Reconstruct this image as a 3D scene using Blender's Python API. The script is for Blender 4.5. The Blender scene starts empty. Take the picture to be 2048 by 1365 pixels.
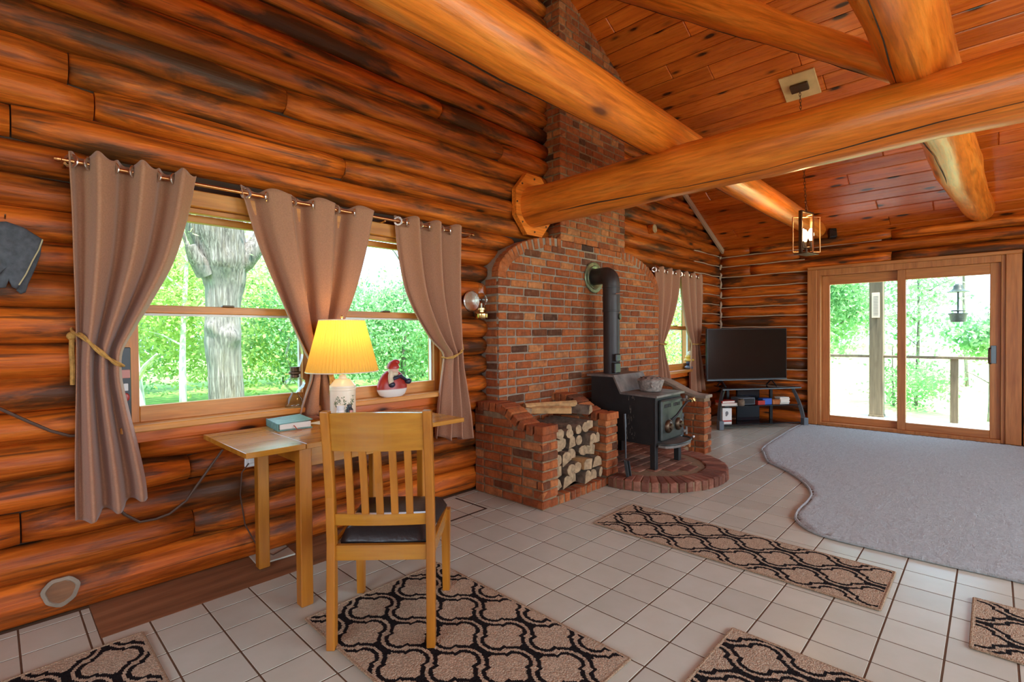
import bpy, math, random
import numpy as np
from mathutils import Vector, Matrix

random.seed(7)
S = bpy.context.scene
COL = S.collection
PI = math.pi

# ------------------------------------------------------------------ camera
F_PX = 1002.444
YAW, PIT, ROL = math.radians(43.81), math.radians(-0.746), math.radians(-0.4706)
CAM = Vector((0, 0, 1.236))
fw = Vector((math.cos(YAW) * math.cos(PIT), math.sin(YAW) * math.cos(PIT), math.sin(PIT)))
rt = Vector((math.sin(YAW), -math.cos(YAW), 0))
up = rt.cross(fw)
rt, up = rt * math.cos(ROL) + up * math.sin(ROL), -rt * math.sin(ROL) + up * math.cos(ROL)
cd = bpy.data.cameras.new('camera')
cam = bpy.data.objects.new('camera', cd)
COL.objects.link(cam)
cd.sensor_fit = 'HORIZONTAL'
cd.sensor_width = 36
cd.lens = F_PX / 2048 * 36
cd.clip_start = 0.05
cam.matrix_world = Matrix(((rt.x, up.x, -fw.x, CAM.x), (rt.y, up.y, -fw.y, CAM.y), (rt.z, up.z, -fw.z, CAM.z), (0, 0, 0, 1)))
S.camera = cam


def frame_uv(p):
    q = Vector(p) - CAM
    d = q.dot(fw)
    if d < 0.05:
        return None
    return 1024 + F_PX * q.dot(rt) / d, 682.5 - F_PX * q.dot(up) / d, d


def in_frame(p, m=60):
    a = frame_uv(p)
    return a is not None and -m < a[0] < 2048 + m and -m < a[1] < 1365 + m


# ------------------------------------------------------------------ world, sun, exposure
W = bpy.data.worlds.new('sky')
S.world = W
W.use_nodes = True
bg = W.node_tree.nodes['Background']
bg.inputs[0].default_value = (0.50, 0.76, 1.0, 1)
bg.inputs[1].default_value = 4.2
S.view_settings.view_transform = 'Standard'
S.view_settings.look = 'None'
S.view_settings.gamma = 1
S.view_settings.use_curve_mapping = False
S.view_settings.exposure = 0.15
sd = bpy.data.lights.new('sun', 'SUN')
sd.energy = 12.5
sd.angle = math.radians(1.2)
sd.color = (1.0, 0.95, 0.85)
so = bpy.data.objects.new('sun', sd)
COL.objects.link(so)
so.rotation_euler = Vector((0.06, 0.50, -0.86)).to_track_quat('-Z', 'Y').to_euler()
so.location = (-10, -10, 20)


def window_light(loc, direction, sx, sy, power, color):
    """area lamp added outside a window opening behind the camera, in place of daylight"""
    ld = bpy.data.lights.new('daylight_fill_lamp', 'AREA')
    ld.shape = 'RECTANGLE'
    ld.size, ld.size_y = sx, sy
    ld.energy = power
    ld.color = color
    o = bpy.data.objects.new('daylight_fill_lamp', ld)
    COL.objects.link(o)
    o.location = loc
    o.rotation_euler = Vector(direction).to_track_quat('-Z', 'Z').to_euler()
    return o


DAY = (0.80, 0.92, 1.0)
window_light((3.9, -3.50, 1.5), (0, 1, 0), 3.2, 2.0, 155, DAY)
window_light((0.2, -3.50, 1.6), (0, 1, 0), 2.2, 1.5, 92, DAY)
window_light((-2.80, 0.2, 1.6), (1, 0, 0), 3.0, 1.6, 108, DAY)
S.cycles.max_bounces = 8
S.cycles.diffuse_bounces = 4
S.cycles.glossy_bounces = 3
S.cycles.transparent_max_bounces = 16
S.cycles.caustics_reflective = False
S.cycles.caustics_refractive = False
S.cycles.sample_clamp_indirect = 6


# ------------------------------------------------------------------ object helpers
def tag(o, label=None, cat=None, group=None, kind=None):
    for k, v in (('label', label), ('category', cat), ('group', group), ('kind', kind)):
        if v:
            o[k] = v
    return o


def thing(name, loc, label, cat, group=None, rz=0.0):
    o = bpy.data.objects.new(name, None)
    COL.objects.link(o)
    o.location = loc
    o.rotation_euler = (0, 0, rz)
    o.empty_display_size = 0.05
    return tag(o, label, cat, group)


def basis(o):
    return Matrix.Translation(o.location) @ o.rotation_euler.to_matrix().to_4x4()


def add(name, me, parent=None, loc=None, world=False, mat4=None):
    o = bpy.data.objects.new(name, me)
    COL.objects.link(o)
    if loc is not None:
        o.location = loc
    if mat4 is not None:
        o.matrix_basis = mat4
    if parent is not None:
        o.parent = parent
        if world:
            m = basis(parent)
            p = parent.parent
            while p is not None:
                m = basis(p) @ parent.matrix_parent_inverse @ m
                parent, p = p, p.parent
            o.matrix_parent_inverse = m.inverted()
    return o


class MB:
    def __init__(self):
        self.v, self.f, self.m = [], [], []

    def _put(self, vs, fs, mi=0, M=None):
        b = len(self.v)
        self.v += [tuple(M @ Vector(p)) for p in vs] if M is not None else [tuple(p) for p in vs]
        self.f += [tuple(b + i for i in f) for f in fs]
        self.m += [mi] * len(fs)
        return self

    def box(self, x0, x1, y0, y1, z0, z1, ch=0.0, mi=0, M=None):
        c = min(ch, (x1 - x0) * .45, (y1 - y0) * .45, (z1 - z0) * .45)
        if c <= 0:
            vs = [(x, y, z) for z in (z0, z1) for y in (y0, y1) for x in (x0, x1)]
            fs = [(0, 2, 3, 1), (4, 5, 7, 6), (0, 1, 5, 4), (2, 6, 7, 3), (0, 4, 6, 2), (1, 3, 7, 5)]
            return self._put(vs, fs, mi, M)
        vs, idx = [], {}
        X, Y, Z = (x0, x1), (y0, y1), (z0, z1)
        for i in (0, 1):
            for j in (0, 1):
                for k in (0, 1):
                    sx, sy, sz = (1 if i == 0 else -1), (1 if j == 0 else -1), (1 if k == 0 else -1)
                    for a, p in enumerate(((X[i], Y[j] + sy * c, Z[k] + sz * c), (X[i] + sx * c, Y[j], Z[k] + sz * c), (X[i] + sx * c, Y[j] + sy * c, Z[k]))):
                        idx[(i, j, k, a)] = len(vs)
                        vs.append(p)
        I = idx
        fs = []
        for s in (0, 1):
            q = [I[(s, 0, 0, 0)], I[(s, 1, 0, 0)], I[(s, 1, 1, 0)], I[(s, 0, 1, 0)]]
            fs.append(q if s else q[::-1])
            q = [I[(0, s, 0, 1)], I[(1, s, 0, 1)], I[(1, s, 1, 1)], I[(0, s, 1, 1)]]
            fs.append(q[::-1] if s else q)
            q = [I[(0, 0, s, 2)], I[(1, 0, s, 2)], I[(1, 1, s, 2)], I[(0, 1, s, 2)]]
            fs.append(q if s else q[::-1])
        for a_ in (0, 1):
            for b_ in (0, 1):
                q = [I[(0, a_, b_, 1)], I[(1, a_, b_, 1)], I[(1, a_, b_, 2)], I[(0, a_, b_, 2)]]
                fs.append(q if (a_ ^ b_) else q[::-1])
                q = [I[(a_, 0, b_, 0)], I[(a_, 1, b_, 0)], I[(a_, 1, b_, 2)], I[(a_, 0, b_, 2)]]
                fs.append(q[::-1] if (a_ ^ b_) else q)
                q = [I[(a_, b_, 0, 0)], I[(a_, b_, 1, 0)], I[(a_, b_, 1, 1)], I[(a_, b_, 0, 1)]]
                fs.append(q if (a_ ^ b_) else q[::-1])
        for i in (0, 1):
            for j in (0, 1):
                for k in (0, 1):
                    t = [I[(i, j, k, 0)], I[(i, j, k, 1)], I[(i, j, k, 2)]]
                    fs.append(t if (i + j + k) % 2 else t[::-1])
        return self._put(vs, fs, mi, M)

    def tube(self, path, rad, n=10, cap=True, mi=0, M=None, flat=1.0, ref=None):
        P = [Vector(p) for p in path]
        if not hasattr(rad, '__len__'):
            rad = [rad] * len(P)
        vs, fs = [], []
        prev = None
        for i, p in enumerate(P):
            t = (P[min(i + 1, len(P) - 1)] - P[max(i - 1, 0)])
            t.normalize()
            if prev is None:
                a = Vector(ref) if ref else (Vector((0, 0, 1)) if abs(t.z) < .9 else Vector((1, 0, 0)))
            else:
                a = prev
            u = a - t * a.dot(t)
            u.normalize()
            w = t.cross(u)
            prev = u
            for k in range(n):
                an = 2 * PI * k / n
                vs.append(p + u * math.cos(an) * rad[i] * flat + w * math.sin(an) * rad[i])
        for i in range(len(P) - 1):
            for k in range(n):
                a, b = i * n + k, i * n + (k + 1) % n
                fs.append((a, b, b + n, a + n))
        if cap:
            fs.append(tuple(range(n - 1, -1, -1)))
            fs.append(tuple((len(P) - 1) * n + k for k in range(n)))
        return self._put(vs, fs, mi, M)

    def lathe(self, prof, n=24, c=(0, 0, 0), mi=0, M=None, cap=True, sx=1.0, sy=1.0, wob=None):
        vs, fs = [], []
        for i, (r, z) in enumerate(prof):
            for k in range(n):
                an = 2 * PI * k / n
                rr = r * (wob(an, i) if wob else 1)
                vs.append((c[0] + rr * math.cos(an) * sx, c[1] + rr * math.sin(an) * sy, c[2] + z))
        for i in range(len(prof) - 1):
            for k in range(n):
                a, b = i * n + k, i * n + (k + 1) % n
                fs.append((a, b, b + n, a + n))
        if cap:
            if prof[0][0] > 1e-5:
                fs.append(tuple(range(n - 1, -1, -1)))
            if prof[-1][0] > 1e-5:
                fs.append(tuple((len(prof) - 1) * n + k for k in range(n)))
        return self._put(vs, fs, mi, M)

    def ball(self, c, r, n=16, m=10, mi=0, M=None):
        if not hasattr(r, '__len__'):
            r = (r, r, r)
        vs = [(c[0], c[1], c[2] - r[2])]
        for i in range(1, m):
            th = -PI / 2 + PI * i / m
            for k in range(n):
                an = 2 * PI * k / n
                vs.append((c[0] + r[0] * math.cos(th) * math.cos(an), c[1] + r[1] * math.cos(th) * math.sin(an), c[2] + r[2] * math.sin(th)))
        vs.append((c[0], c[1], c[2] + r[2]))
        fs = [(0, 1 + (k + 1) % n, 1 + k) for k in range(n)]
        for i in range(m - 2):
            for k in range(n):
                a, b = 1 + i * n + k, 1 + i * n + (k + 1) % n
                fs.append((a, b, b + n, a + n))
        e = len(vs) - 1
        o = 1 + (m - 2) * n
        fs += [(o + k, o + (k + 1) % n, e) for k in range(n)]
        return self._put(vs, fs, mi, M)

    def prism(self, poly, a, b, axis='y', mi=0, M=None, mi_cap=None):
        """poly: 2D points; axis y -> (x,z) extruded along y; z -> (x,y); x -> (y,z)"""
        def P(p, t):
            return (p[0], t, p[1]) if axis == 'y' else ((p[0], p[1], t) if axis == 'z' else (t, p[0], p[1]))
        n = len(poly)
        ar = sum(poly[i][0] * poly[(i + 1) % n][1] - poly[(i + 1) % n][0] * poly[i][1] for i in range(n))
        flip = (ar > 0) == (axis == 'y')
        vs = [P(p, a) for p in poly] + [P(p, b) for p in poly]
        fs = [(i, (i + 1) % n, n + (i + 1) % n, n + i) for i in range(n)]
        caps = [tuple(range(n - 1, -1, -1)), tuple(range(n, 2 * n))]
        if flip:
            fs = [f[::-1] for f in fs]
            caps = [f[::-1] for f in caps]
        self._put(vs, fs, mi, M)
        base = len(self.v) - 2 * n
        self.f += [tuple(base + i for i in f) for f in caps]
        self.m += [mi if mi_cap is None else mi_cap] * 2
        return self

    def mesh(self, name, mats, smooth=False):
        me = bpy.data.meshes.new(name)
        me.from_pydata(self.v, [], self.f)
        if not isinstance(mats, (list, tuple)):
            mats = [mats]
        for m in mats:
            me.materials.append(m)
        if len(mats) > 1:
            me.polygons.foreach_set('material_index', self.m)
        if smooth:
            me.polygons.foreach_set('use_smooth', [True] * len(me.polygons))
            if smooth != 'all':
                me.set_sharp_from_angle(angle=math.radians(40))
        me.update()
        return me

    def build(self, name, mats, parent=None, smooth=False, world=True, loc=None):
        return add(name, self.mesh(name, mats, smooth), parent, loc, world=world and parent is not None)


def rotm(M3):
    return M3.to_4x4()


def TRS(loc, rz=0.0, rx=0.0, ry=0.0):
    return Matrix.Translation(loc) @ Matrix.Rotation(rz, 4, 'Z') @ Matrix.Rotation(ry, 4, 'Y') @ Matrix.Rotation(rx, 4, 'X')


# ------------------------------------------------------------------ materials
class NT:
    def __init__(self, name):
        self.m = bpy.data.materials.new(name)
        self.m.use_nodes = True
        self.t = self.m.node_tree
        self.b = self.t.nodes['Principled BSDF']
        self.out = self.t.nodes['Material Output']

    def n(self, typ, **kw):
        nd = self.t.nodes.new(typ)
        for k, v in kw.items():
            if k.startswith('i_'):
                key = k[2:]
                key = int(key) if key.isdigit() else key.replace('_', ' ')
                if isinstance(v, bpy.types.NodeSocket):
                    self.t.links.new(v, nd.inputs[key])
                else:
                    nd.inputs[key].default_value = v
            else:
                setattr(nd, k, v)
        return nd

    def link(self, a, b):
        self.t.links.new(a, b)

    def set(self, **kw):
        for k, v in kw.items():
            key = k.replace('_', ' ')
            if isinstance(v, bpy.types.NodeSocket):
                self.t.links.new(v, self.b.inputs[key])
            else:
                self.b.inputs[key].default_value = v

    def math(self, op, a, b=None, clamp=False):
        nd = self.t.nodes.new('ShaderNodeMath')
        nd.operation = op
        nd.use_clamp = clamp
        for i, v in enumerate((a, b)):
            if v is None:
                continue
            if isinstance(v, bpy.types.NodeSocket):
                self.t.links.new(v, nd.inputs[i])
            else:
                nd.inputs[i].default_value = v
        return nd.outputs[0]

    def mix(self, fac, a, b, mode='MIX'):
        nd = self.t.nodes.new('ShaderNodeMix')
        nd.data_type = 'RGBA'
        nd.blend_type = mode
        for i, v in ((0, fac), (6, a), (7, b)):
            if isinstance(v, bpy.types.NodeSocket):
                self.t.links.new(v, nd.inputs[i])
            else:
                nd.inputs[i].default_value = v if i == 0 or len(v) == 4 else (*v, 1)
        return nd.outputs[2]

    def ramp(self, fac, stops, interp='LINEAR'):
        nd = self.t.nodes.new('ShaderNodeValToRGB')
        nd.color_ramp.interpolation = interp
        e = nd.color_ramp.elements
        while len(e) < len(stops):
            e.new(0.5)
        for el, (p, c) in zip(e, stops):
            el.position = p
            el.color = (*c, 1) if len(c) == 3 else c
        self.t.links.new(fac, nd.inputs[0])
        return nd.outputs[0]

    def coords(self, scale, rnd=True, src='Object'):
        tc = self.n('ShaderNodeTexCoord')
        v = tc.outputs[src]
        if rnd:
            oi = self.n('ShaderNodeObjectInfo')
            sc = self.n('ShaderNodeVectorMath', operation='SCALE')
            sc.inputs[0].default_value = (37.0, 61.0, 83.0)
            self.link(oi.outputs['Random'], sc.inputs[3])
            ad = self.n('ShaderNodeVectorMath', operation='ADD')
            self.link(v, ad.inputs[0])
            self.link(sc.outputs[0], ad.inputs[1])
            v = ad.outputs[0]
        mp = self.n('ShaderNodeMapping')
        mp.inputs['Scale'].default_value = scale
        self.link(v, mp.inputs['Vector'])
        return mp.outputs[0]

    def noise(self, vec, scale=1.0, detail=4.0, rough=0.55, dist=0.0):
        nd = self.n('ShaderNodeTexNoise')
        self.link(vec, nd.inputs['Vector'])
        nd.inputs['Scale'].default_value = scale
        nd.inputs['Detail'].default_value = detail
        nd.inputs['Roughness'].default_value = rough
        nd.inputs['Distortion'].default_value = dist
        return nd.outputs[0]

    def bump(self, h, strength=0.2, dist=0.01):
        nd = self.n('ShaderNodeBump')
        nd.inputs['Strength'].default_value = strength
        nd.inputs['Distance'].default_value = dist
        self.link(h, nd.inputs['Height'])
        self.link(nd.outputs[0], self.b.inputs['Normal'])


def plain(name, col, rough=0.5, metal=0.0, spec=0.5, noise=0.0, nscale=20, bump=0.0, **kw):
    t = NT(name)
    if noise > 0 or bump > 0:
        v = t.coords((nscale,) * 3)
        f = t.noise(v, 1.0, 5)
        c0 = tuple(max(0, c * (1 - noise)) for c in col)
        c1 = tuple(min(1, c * (1 + noise)) for c in col)
        t.set(Base_Color=t.ramp(f, [(.3, c0), (.7, c1)]))
        if bump > 0:
            t.bump(f, bump, .01)
    else:
        t.set(Base_Color=(*col, 1))
    t.set(Roughness=rough, Metallic=metal, Specular_IOR_Level=spec, **kw)
    return t.m


def wood(name, dark, mid, light, along='x', sc=1.0, st=(.52, .70), kt=(.06, .12, .2), stain=0.5, knots=0.6, rough=0.35, vary=0.25, bump=0.15, grain=1.0, stain_col=(0.055, 0.022, 0.008), kscale=1.0, spec=0.5, checks=0.0):
    t = NT(name)

    def s(a, b):
        return {'x': (a, b, b), 'y': (b, a, b), 'z': (b, b, a)}[along]
    v = t.coords(tuple(c * sc for c in s(.55, 9.0)))
    g = t.noise(v, 2.0, 8, .6, .7)
    col = t.ramp(g, [(.28, dark), (.5, mid), (.74, light)])
    v2 = t.coords(tuple(c * sc for c in s(2.2, 30.0)))
    fine = t.noise(v2, 2.0, 5, .6)
    col = t.mix(.35 * grain, col, t.ramp(fine, [(.3, (.35, .35, .35)), (.6, (1, 1, 1))]), 'MULTIPLY')
    if stain > 0:
        v3 = t.coords(tuple(c * sc for c in s(.8, 4.0)))
        stn = t.noise(v3, 1.6, 6, .62, .4)
        m = t.ramp(stn, [(st[0], (0, 0, 0)), (st[1], (1, 1, 1))])
        col = t.mix(t.math('MULTIPLY', m, stain), col, stain_col)
    if knots > 0:
        v4 = t.coords(tuple(c * sc * kscale for c in s(1.5, 4.5)))
        vo = t.n('ShaderNodeTexVoronoi')
        t.link(v4, vo.inputs['Vector'])
        vo.inputs['Scale'].default_value = 1.1
        wv = t.math('ADD', vo.outputs['Distance'], t.math('MULTIPLY', t.math('SUBTRACT', g, .5), .12))
        kk = t.ramp(wv, [(kt[0], (1, 1, 1)), (kt[1], (.35, .35, .35)), (kt[2], (0, 0, 0))])
        col = t.mix(t.math('MULTIPLY', kk, knots), col, tuple(c * .5 for c in stain_col))
    if checks > 0:
        v5 = t.coords(tuple(c * sc for c in s(.9, 34.0)))
        ck = t.noise(v5, 1.0, 4, .55, .3)
        col = t.mix(t.math('MULTIPLY', t.ramp(ck, [(.32, (1, 1, 1)), (.40, (0, 0, 0))]), checks), col, tuple(c * .8 for c in stain_col))
    oi = t.n('ShaderNodeObjectInfo')
    val = t.math('ADD', t.math('MULTIPLY', oi.outputs['Random'], 2 * vary), 1 - vary)
    hs = t.n('ShaderNodeHueSaturation')
    t.link(col, hs.inputs['Color'])
    t.link(val, hs.inputs['Value'])
    t.set(Base_Color=hs.outputs[0], Roughness=t.math('ADD', t.math('MULTIPLY', fine, .25), rough - .1), Specular_IOR_Level=spec)
    t.bump(t.math('ADD', g, t.math('MULTIPLY', fine, .4)), bump, .012)
    return t.m


M = {}
M['log'] = wood('log_wood', (.17, .030, .0035), (.52, .102, .008), (.76, .195, .020), stain=.9, knots=.95, spec=.25, rough=.42, checks=.75, vary=.26, bump=.5, grain=1.7, st=(.49, .61), kscale=1.25)
M['logfar'] = M['log']
M['beam'] = wood('beam_wood', (.56, .115, .010), (.82, .20, .018), (.90, .29, .042), stain=.30, knots=.9, rough=.3, vary=.05, bump=.25, kscale=.9, grain=1.6, checks=.45, stain_col=(.22, .055, .010))
M['plank'] = wood('pine_plank', (.46, .075, .006), (.62, .118, .010), (.74, .18, .020), stain=.14, knots=1.0, rough=.27, vary=.2, bump=.06, kscale=1.45, stain_col=(.09, .02, .005), kt=(.105, .155, .225))
M['board'] = wood('pine_board', (.34, .085, .012), (.46, .125, .020), (.56, .18, .035), along='z', stain=.15, knots=.9, rough=.4, vary=.1, bump=.06, kscale=1.0, stain_col=(.11, .03, .008))
M['trimx'] = wood('trim_wood_long', (.50, .17, .028), (.64, .25, .045), (.72, .33, .08), stain=.05, knots=.15, rough=.4, vary=.06, bump=.05)
M['trimz'] = wood('trim_wood_upright', (.48, .15, .025), (.62, .23, .042), (.70, .31, .075), along='z', stain=.05, knots=.15, rough=.4, vary=.06, bump=.05)
M['trimy'] = wood('door_wood_long', (.40, .13, .03), (.52, .185, .046), (.60, .24, .07), along='y', stain=.05, knots=.1, rough=.45, vary=.05, bump=.04)
M['doorz'] = wood('door_wood_upright', (.38, .12, .028), (.50, .175, .044), (.58, .23, .068), along='z', stain=.05, knots=.1, rough=.45, vary=.05, bump=.04)
M['oakx'] = wood('oak_long', (.34, .125, .011), (.44, .17, .016), (.52, .225, .026), stain=.0, knots=0, rough=.16, vary=.04, bump=.03, grain=.6)
M['oakz'] = wood('oak_upright', (.34, .108, .008), (.43, .145, .011), (.52, .195, .02), along='z', stain=.0, knots=0, rough=.33, vary=.05, bump=.03, grain=.6)
M['bare'] = wood('bare_subfloor', (.20, .08, .03), (.30, .125, .05), (.38, .17, .075), stain=.5, knots=.1, rough=.7, vary=.02, bump=.1, sc=.7)
M['deck'] = wood('deck_wood', (.62, .58, .52), (.74, .70, .64), (.82, .78, .72), along='y', stain=.1, knots=.1, rough=.8, vary=.1)
M['post'] = wood('grey_post_wood', (.12, .10, .06), (.19, .155, .095), (.26, .21, .13), along='z', stain=.2, knots=.2, rough=.8, vary=.05)
M['bark'] = wood('grey_bark', (.05, .045, .04), (.20, .185, .165), (.46, .44, .41), along='z', stain=.4, knots=.1, rough=.9, vary=.0, bump=1.0, sc=1.9, grain=2.2, stain_col=(.16, .13, .07))
M['birch'] = wood('pale_bark', (.35, .33, .30), (.62, .60, .56), (.8, .78, .75), along='z', stain=.35, knots=.4, rough=.9, vary=.0, bump=.4, stain_col=(.2, .18, .15))


def brick_mat(name, stops, smear=.35):
    t = NT(name)
    oi = t.n('ShaderNodeObjectInfo')
    base = t.ramp(oi.outputs['Random'], stops)
    v = t.coords((1, 1, 1))
    n1 = t.noise(v, 26, 6, .65)
    n2 = t.noise(v, 9, 4, .6)
    vs_ = t.coords((75, 9, 7))
    n3 = t.noise(vs_, 1.0, 4, .6)
    base = t.mix(.55, base, t.ramp(n3, [(.3, (.62, .58, .55)), (.65, (1.12, 1.1, 1.08))]), 'MULTIPLY')
    base = t.mix(t.math('MULTIPLY', t.ramp(n2, [(.36, (1, 1, 1)), (.5, (0, 0, 0))]), .55), base, (.17, .075, .04))
    col = t.mix(.75, base, t.ramp(n1, [(.3, (.55, .5, .48)), (.62, (1.1, 1.05, 1.0))]), 'MULTIPLY')
    col = t.mix(t.math('MULTIPLY', t.ramp(n2, [(.58, (0, 0, 0)), (.75, (1, 1, 1))]), smear), col, (.38, .24, .155))
    t.set(Base_Color=col, Roughness=.9, Specular_IOR_Level=.25)
    t.bump(n1, .55, .006)
    return t.m


M['brick'] = brick_mat('red_brick', [(0, (.075, .030, .016)), (.045, (.13, .048, .021)), (.10, (.28, .072, .024)), (.5, (.39, .102, .029)), (.8, (.46, .142, .042)), (1, (.52, .21, .078))])
M['brickhearth'] = brick_mat('hearth_brick', [(0, (.16, .065, .045)), (.5, (.29, .115, .075)), (1, (.38, .18, .12))], .5)
M['sootbrick'] = brick_mat('sooty_brick', [(0, (.06, .03, .02)), (.5, (.12, .05, .03)), (1, (.20, .08, .045))], .1)
M['mortar'] = plain('mortar', (.235, .15, .08), .95, noise=.25, nscale=30, bump=.5)
M['mortarcap'] = plain('mortar_cap', (.27, .205, .145), .95, noise=.2, nscale=14, bump=.4)


def tile_mat():
    t = NT('ceramic_tile')
    v = t.coords((1, 1, 1))
    n1 = t.noise(v, 7, 5, .6)
    col = t.ramp(n1, [(.3, (.51, .505, .41)), (.7, (.56, .555, .465))])
    oi = t.n('ShaderNodeObjectInfo')
    hs = t.n('ShaderNodeHueSaturation')
    t.link(col, hs.inputs['Color'])
    t.link(t.math('ADD', t.math('MULTIPLY', oi.outputs['Random'], .12), .94), hs.inputs['Value'])
    t.set(Base_Color=hs.outputs[0], Roughness=.28, Specular_IOR_Level=.5)
    return t.m


M['tile'] = tile_mat()
M['grout'] = plain('grout', (.115, .058, .026), .85, noise=.2, nscale=30)


def carpet_mat():
    t = NT('shag_carpet')
    v = t.coords((1, 1, 1), rnd=False)
    n1 = t.noise(v, 62, 5, .75)
    vs = t.coords((10, 34, 10), rnd=False)
    n2 = t.noise(vs, 1.0, 6, .7)
    col = t.ramp(n1, [(.25, (.33, .325, .30)), (.5, (.58, .575, .545)), (.72, (.80, .80, .775))])
    col = t.mix(.45, col, t.ramp(n2, [(.3, (.62, .6, .58)), (.65, (1, 1, 1))]), 'MULTIPLY')
    t.set(Base_Color=col, Roughness=.95, Specular_IOR_Level=.1)
    t.b.inputs['Sheen Weight'].default_value = .9
    t.b.inputs['Sheen Roughness'].default_value = .45
    t.b.inputs['Sheen Tint'].default_value = (.8, .93, 1, 1)  # bluish tint puts reflected sky light into the carpet colour
    t.bump(t.math('ADD', n1, n2), 1.0, .02)
    return t.m


M['carpet'] = carpet_mat()
M['carpetedge'] = plain('carpet_binding', (.24, .16, .085), .9)


def weave_mat(name, col, k):
    t = NT(name)
    tc = t.coords((1, 1, 1), rnd=False)
    w = t.n('ShaderNodeTexVoronoi')
    t.link(tc, w.inputs['Vector'])
    w.inputs['Scale'].default_value = 170
    n1 = t.noise(tc, 40, 4, .6)
    c = t.ramp(w.outputs['Distance'], [(.05, tuple(x * 1.12 for x in col)), (.6, tuple(x * (1 - k) for x in col))])
    c = t.mix(.5, c, t.ramp(n1, [(.3, (.7, .68, .66)), (.7, (1.05, 1.03, 1.0))]), 'MULTIPLY')
    t.set(Base_Color=c, Roughness=.95, Specular_IOR_Level=.1)
    t.bump(t.math('SUBTRACT', 1.0, w.outputs['Distance']), .7, .004)
    return t.m


M['jute'] = weave_mat('rug_jute', (.68, .52, .365), .45)
M['rugblack'] = weave_mat('rug_black_yarn', (.02, .016, .017), .5)
M['rughem'] = weave_mat('rug_hem', (.52, .36, .23), .4)


def fabric(name, col):
    t = NT(name)
    v = t.coords((140, 140, 140), rnd=False)
    n1 = t.noise(v, 1, 3)
    v2 = t.coords((3, 3, 1.2), rnd=False)
    n2 = t.noise(v2, 1.5, 3)
    c = t.ramp(n1, [(.3, tuple(x * .88 for x in col)), (.7, tuple(x * 1.1 for x in col))])
    c = t.mix(.35, c, t.ramp(n2, [(.3, (.85, .85, .85)), (.7, (1, 1, 1))]), 'MULTIPLY')
    t.set(Base_Color=c, Roughness=.75, Specular_IOR_Level=.2)
    t.b.inputs['Sheen Weight'].default_value = .25
    t.bump(n1, .15, .003)
    return t.m


M['curtain'] = fabric('curtain_fabric', (.39, .185, .105))
M['rope'] = plain('gold_rope', (.48, .25, .055), .8, noise=.3, nscale=60, bump=.6)
M['chrome'] = plain('nickel', (.75, .70, .64), .22, 1.0)
M['copper'] = plain('copper_rod', (.62, .28, .11), .3, 1.0)
M['brass'] = plain('brass', (.72, .50, .20), .25, 1.0)
M['bronze'] = plain('dark_bronze', (.10, .06, .035), .4, .8)
M['iron'] = plain('stove_iron', (.014, .012, .011), .55, 0.1, noise=.35, nscale=9, bump=.05)
M['irongreen'] = plain('stove_door_paint', (.055, .062, .055), .42, 0.4, noise=.35, nscale=14, bump=.08)
M['stovetop'] = plain('stove_top_dusty', (.16, .135, .115), .55, .2, noise=.4, nscale=10)
M['pipe'] = plain('stove_pipe_black', (.040, .030, .027), .48, .3, noise=.2, nscale=6)
M['thimble'] = plain('thimble_metal', (.20, .22, .13), .4, .7, noise=.4, nscale=20)
M['dustiron'] = plain('dusty_cast_iron', (.27, .215, .175), .8, 0, noise=.55, nscale=34, bump=.4)
M['black'] = plain('black_plastic', (.012, .012, .013), .35)
M['screen'] = plain('tv_screen', (.008, .009, .007), .12, spec=.6)
M['blackglass'] = plain('black_glass', (.012, .014, .017), .08)
M['greyplastic'] = plain('grey_plastic', (.12, .14, .16), .45)
M['leather'] = plain('black_leather', (.016, .013, .013), .32, noise=.2, nscale=60, bump=.15)
M['paper'] = plain('paper', (.78, .70, .60), .8)
M['white'] = plain('white_gloss', (.80, .76, .70), .4)
M['cream'] = plain('cream_ceramic', (.80, .68, .52), .25)
M['teal'] = plain('teal_book_cover', (.12, .28, .25), .45, noise=.3, nscale=30)
M['red'] = plain('red_paint', (.42, .03, .02), .35, noise=.2, nscale=20)
M['navy'] = plain('navy_paint', (.02, .025, .05), .35)
M['skin'] = plain('pale_face_paint', (.70, .42, .33), .4)
M['beard'] = plain('beard_paint', (.62, .52, .36), .45, noise=.15, nscale=30)
M['leafdark'] = plain('holly_green', (.09, .13, .045), .4)
M['suede'] = plain('grey_suede', (.075, .078, .088), .92, noise=.3, nscale=40, bump=.3)
M['seam'] = plain('pale_stitching', (.45, .36, .20), .8)
M['caulk'] = plain('caulk', (.52, .36, .24), .7)
M['darkback'] = plain('log_backing', (.045, .020, .009), .9)
M['cable'] = plain('brown_cable', (.085, .04, .022), .6)
M['whiteplastic'] = plain('white_plastic', (.75, .72, .68), .4)
M['ash'] = plain('ash_bucket_metal', (.16, .20, .21), .4, .5)
M['feeder'] = plain('feeder_green', (.035, .055, .04), .5)
M['yellow'] = plain('yellow_paint', (.62, .38, .05), .4)
M['blue'] = plain('blue_card', (.03, .10, .42), .5)
M['pink'] = plain('pink_sticker', (.6, .25, .2), .5)
M['plate'] = plain('plate_pine', (.60, .36, .15), .45, noise=.15, nscale=8)
M['splitwood'] = plain('split_wood', (.46, .25, .095), .85, noise=.35, nscale=18, bump=.4)
M['woodend'] = plain('cut_wood_end', (.36, .235, .125), .85, noise=.45, nscale=26, bump=.3)
M['firebark'] = plain('firewood_bark', (.15, .105, .07), .95, noise=.5, nscale=22, bump=.8)
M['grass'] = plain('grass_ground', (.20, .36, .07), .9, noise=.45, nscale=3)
M['printgrey'] = plain('print_grey', (.18, .17, .17), .6)


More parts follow.
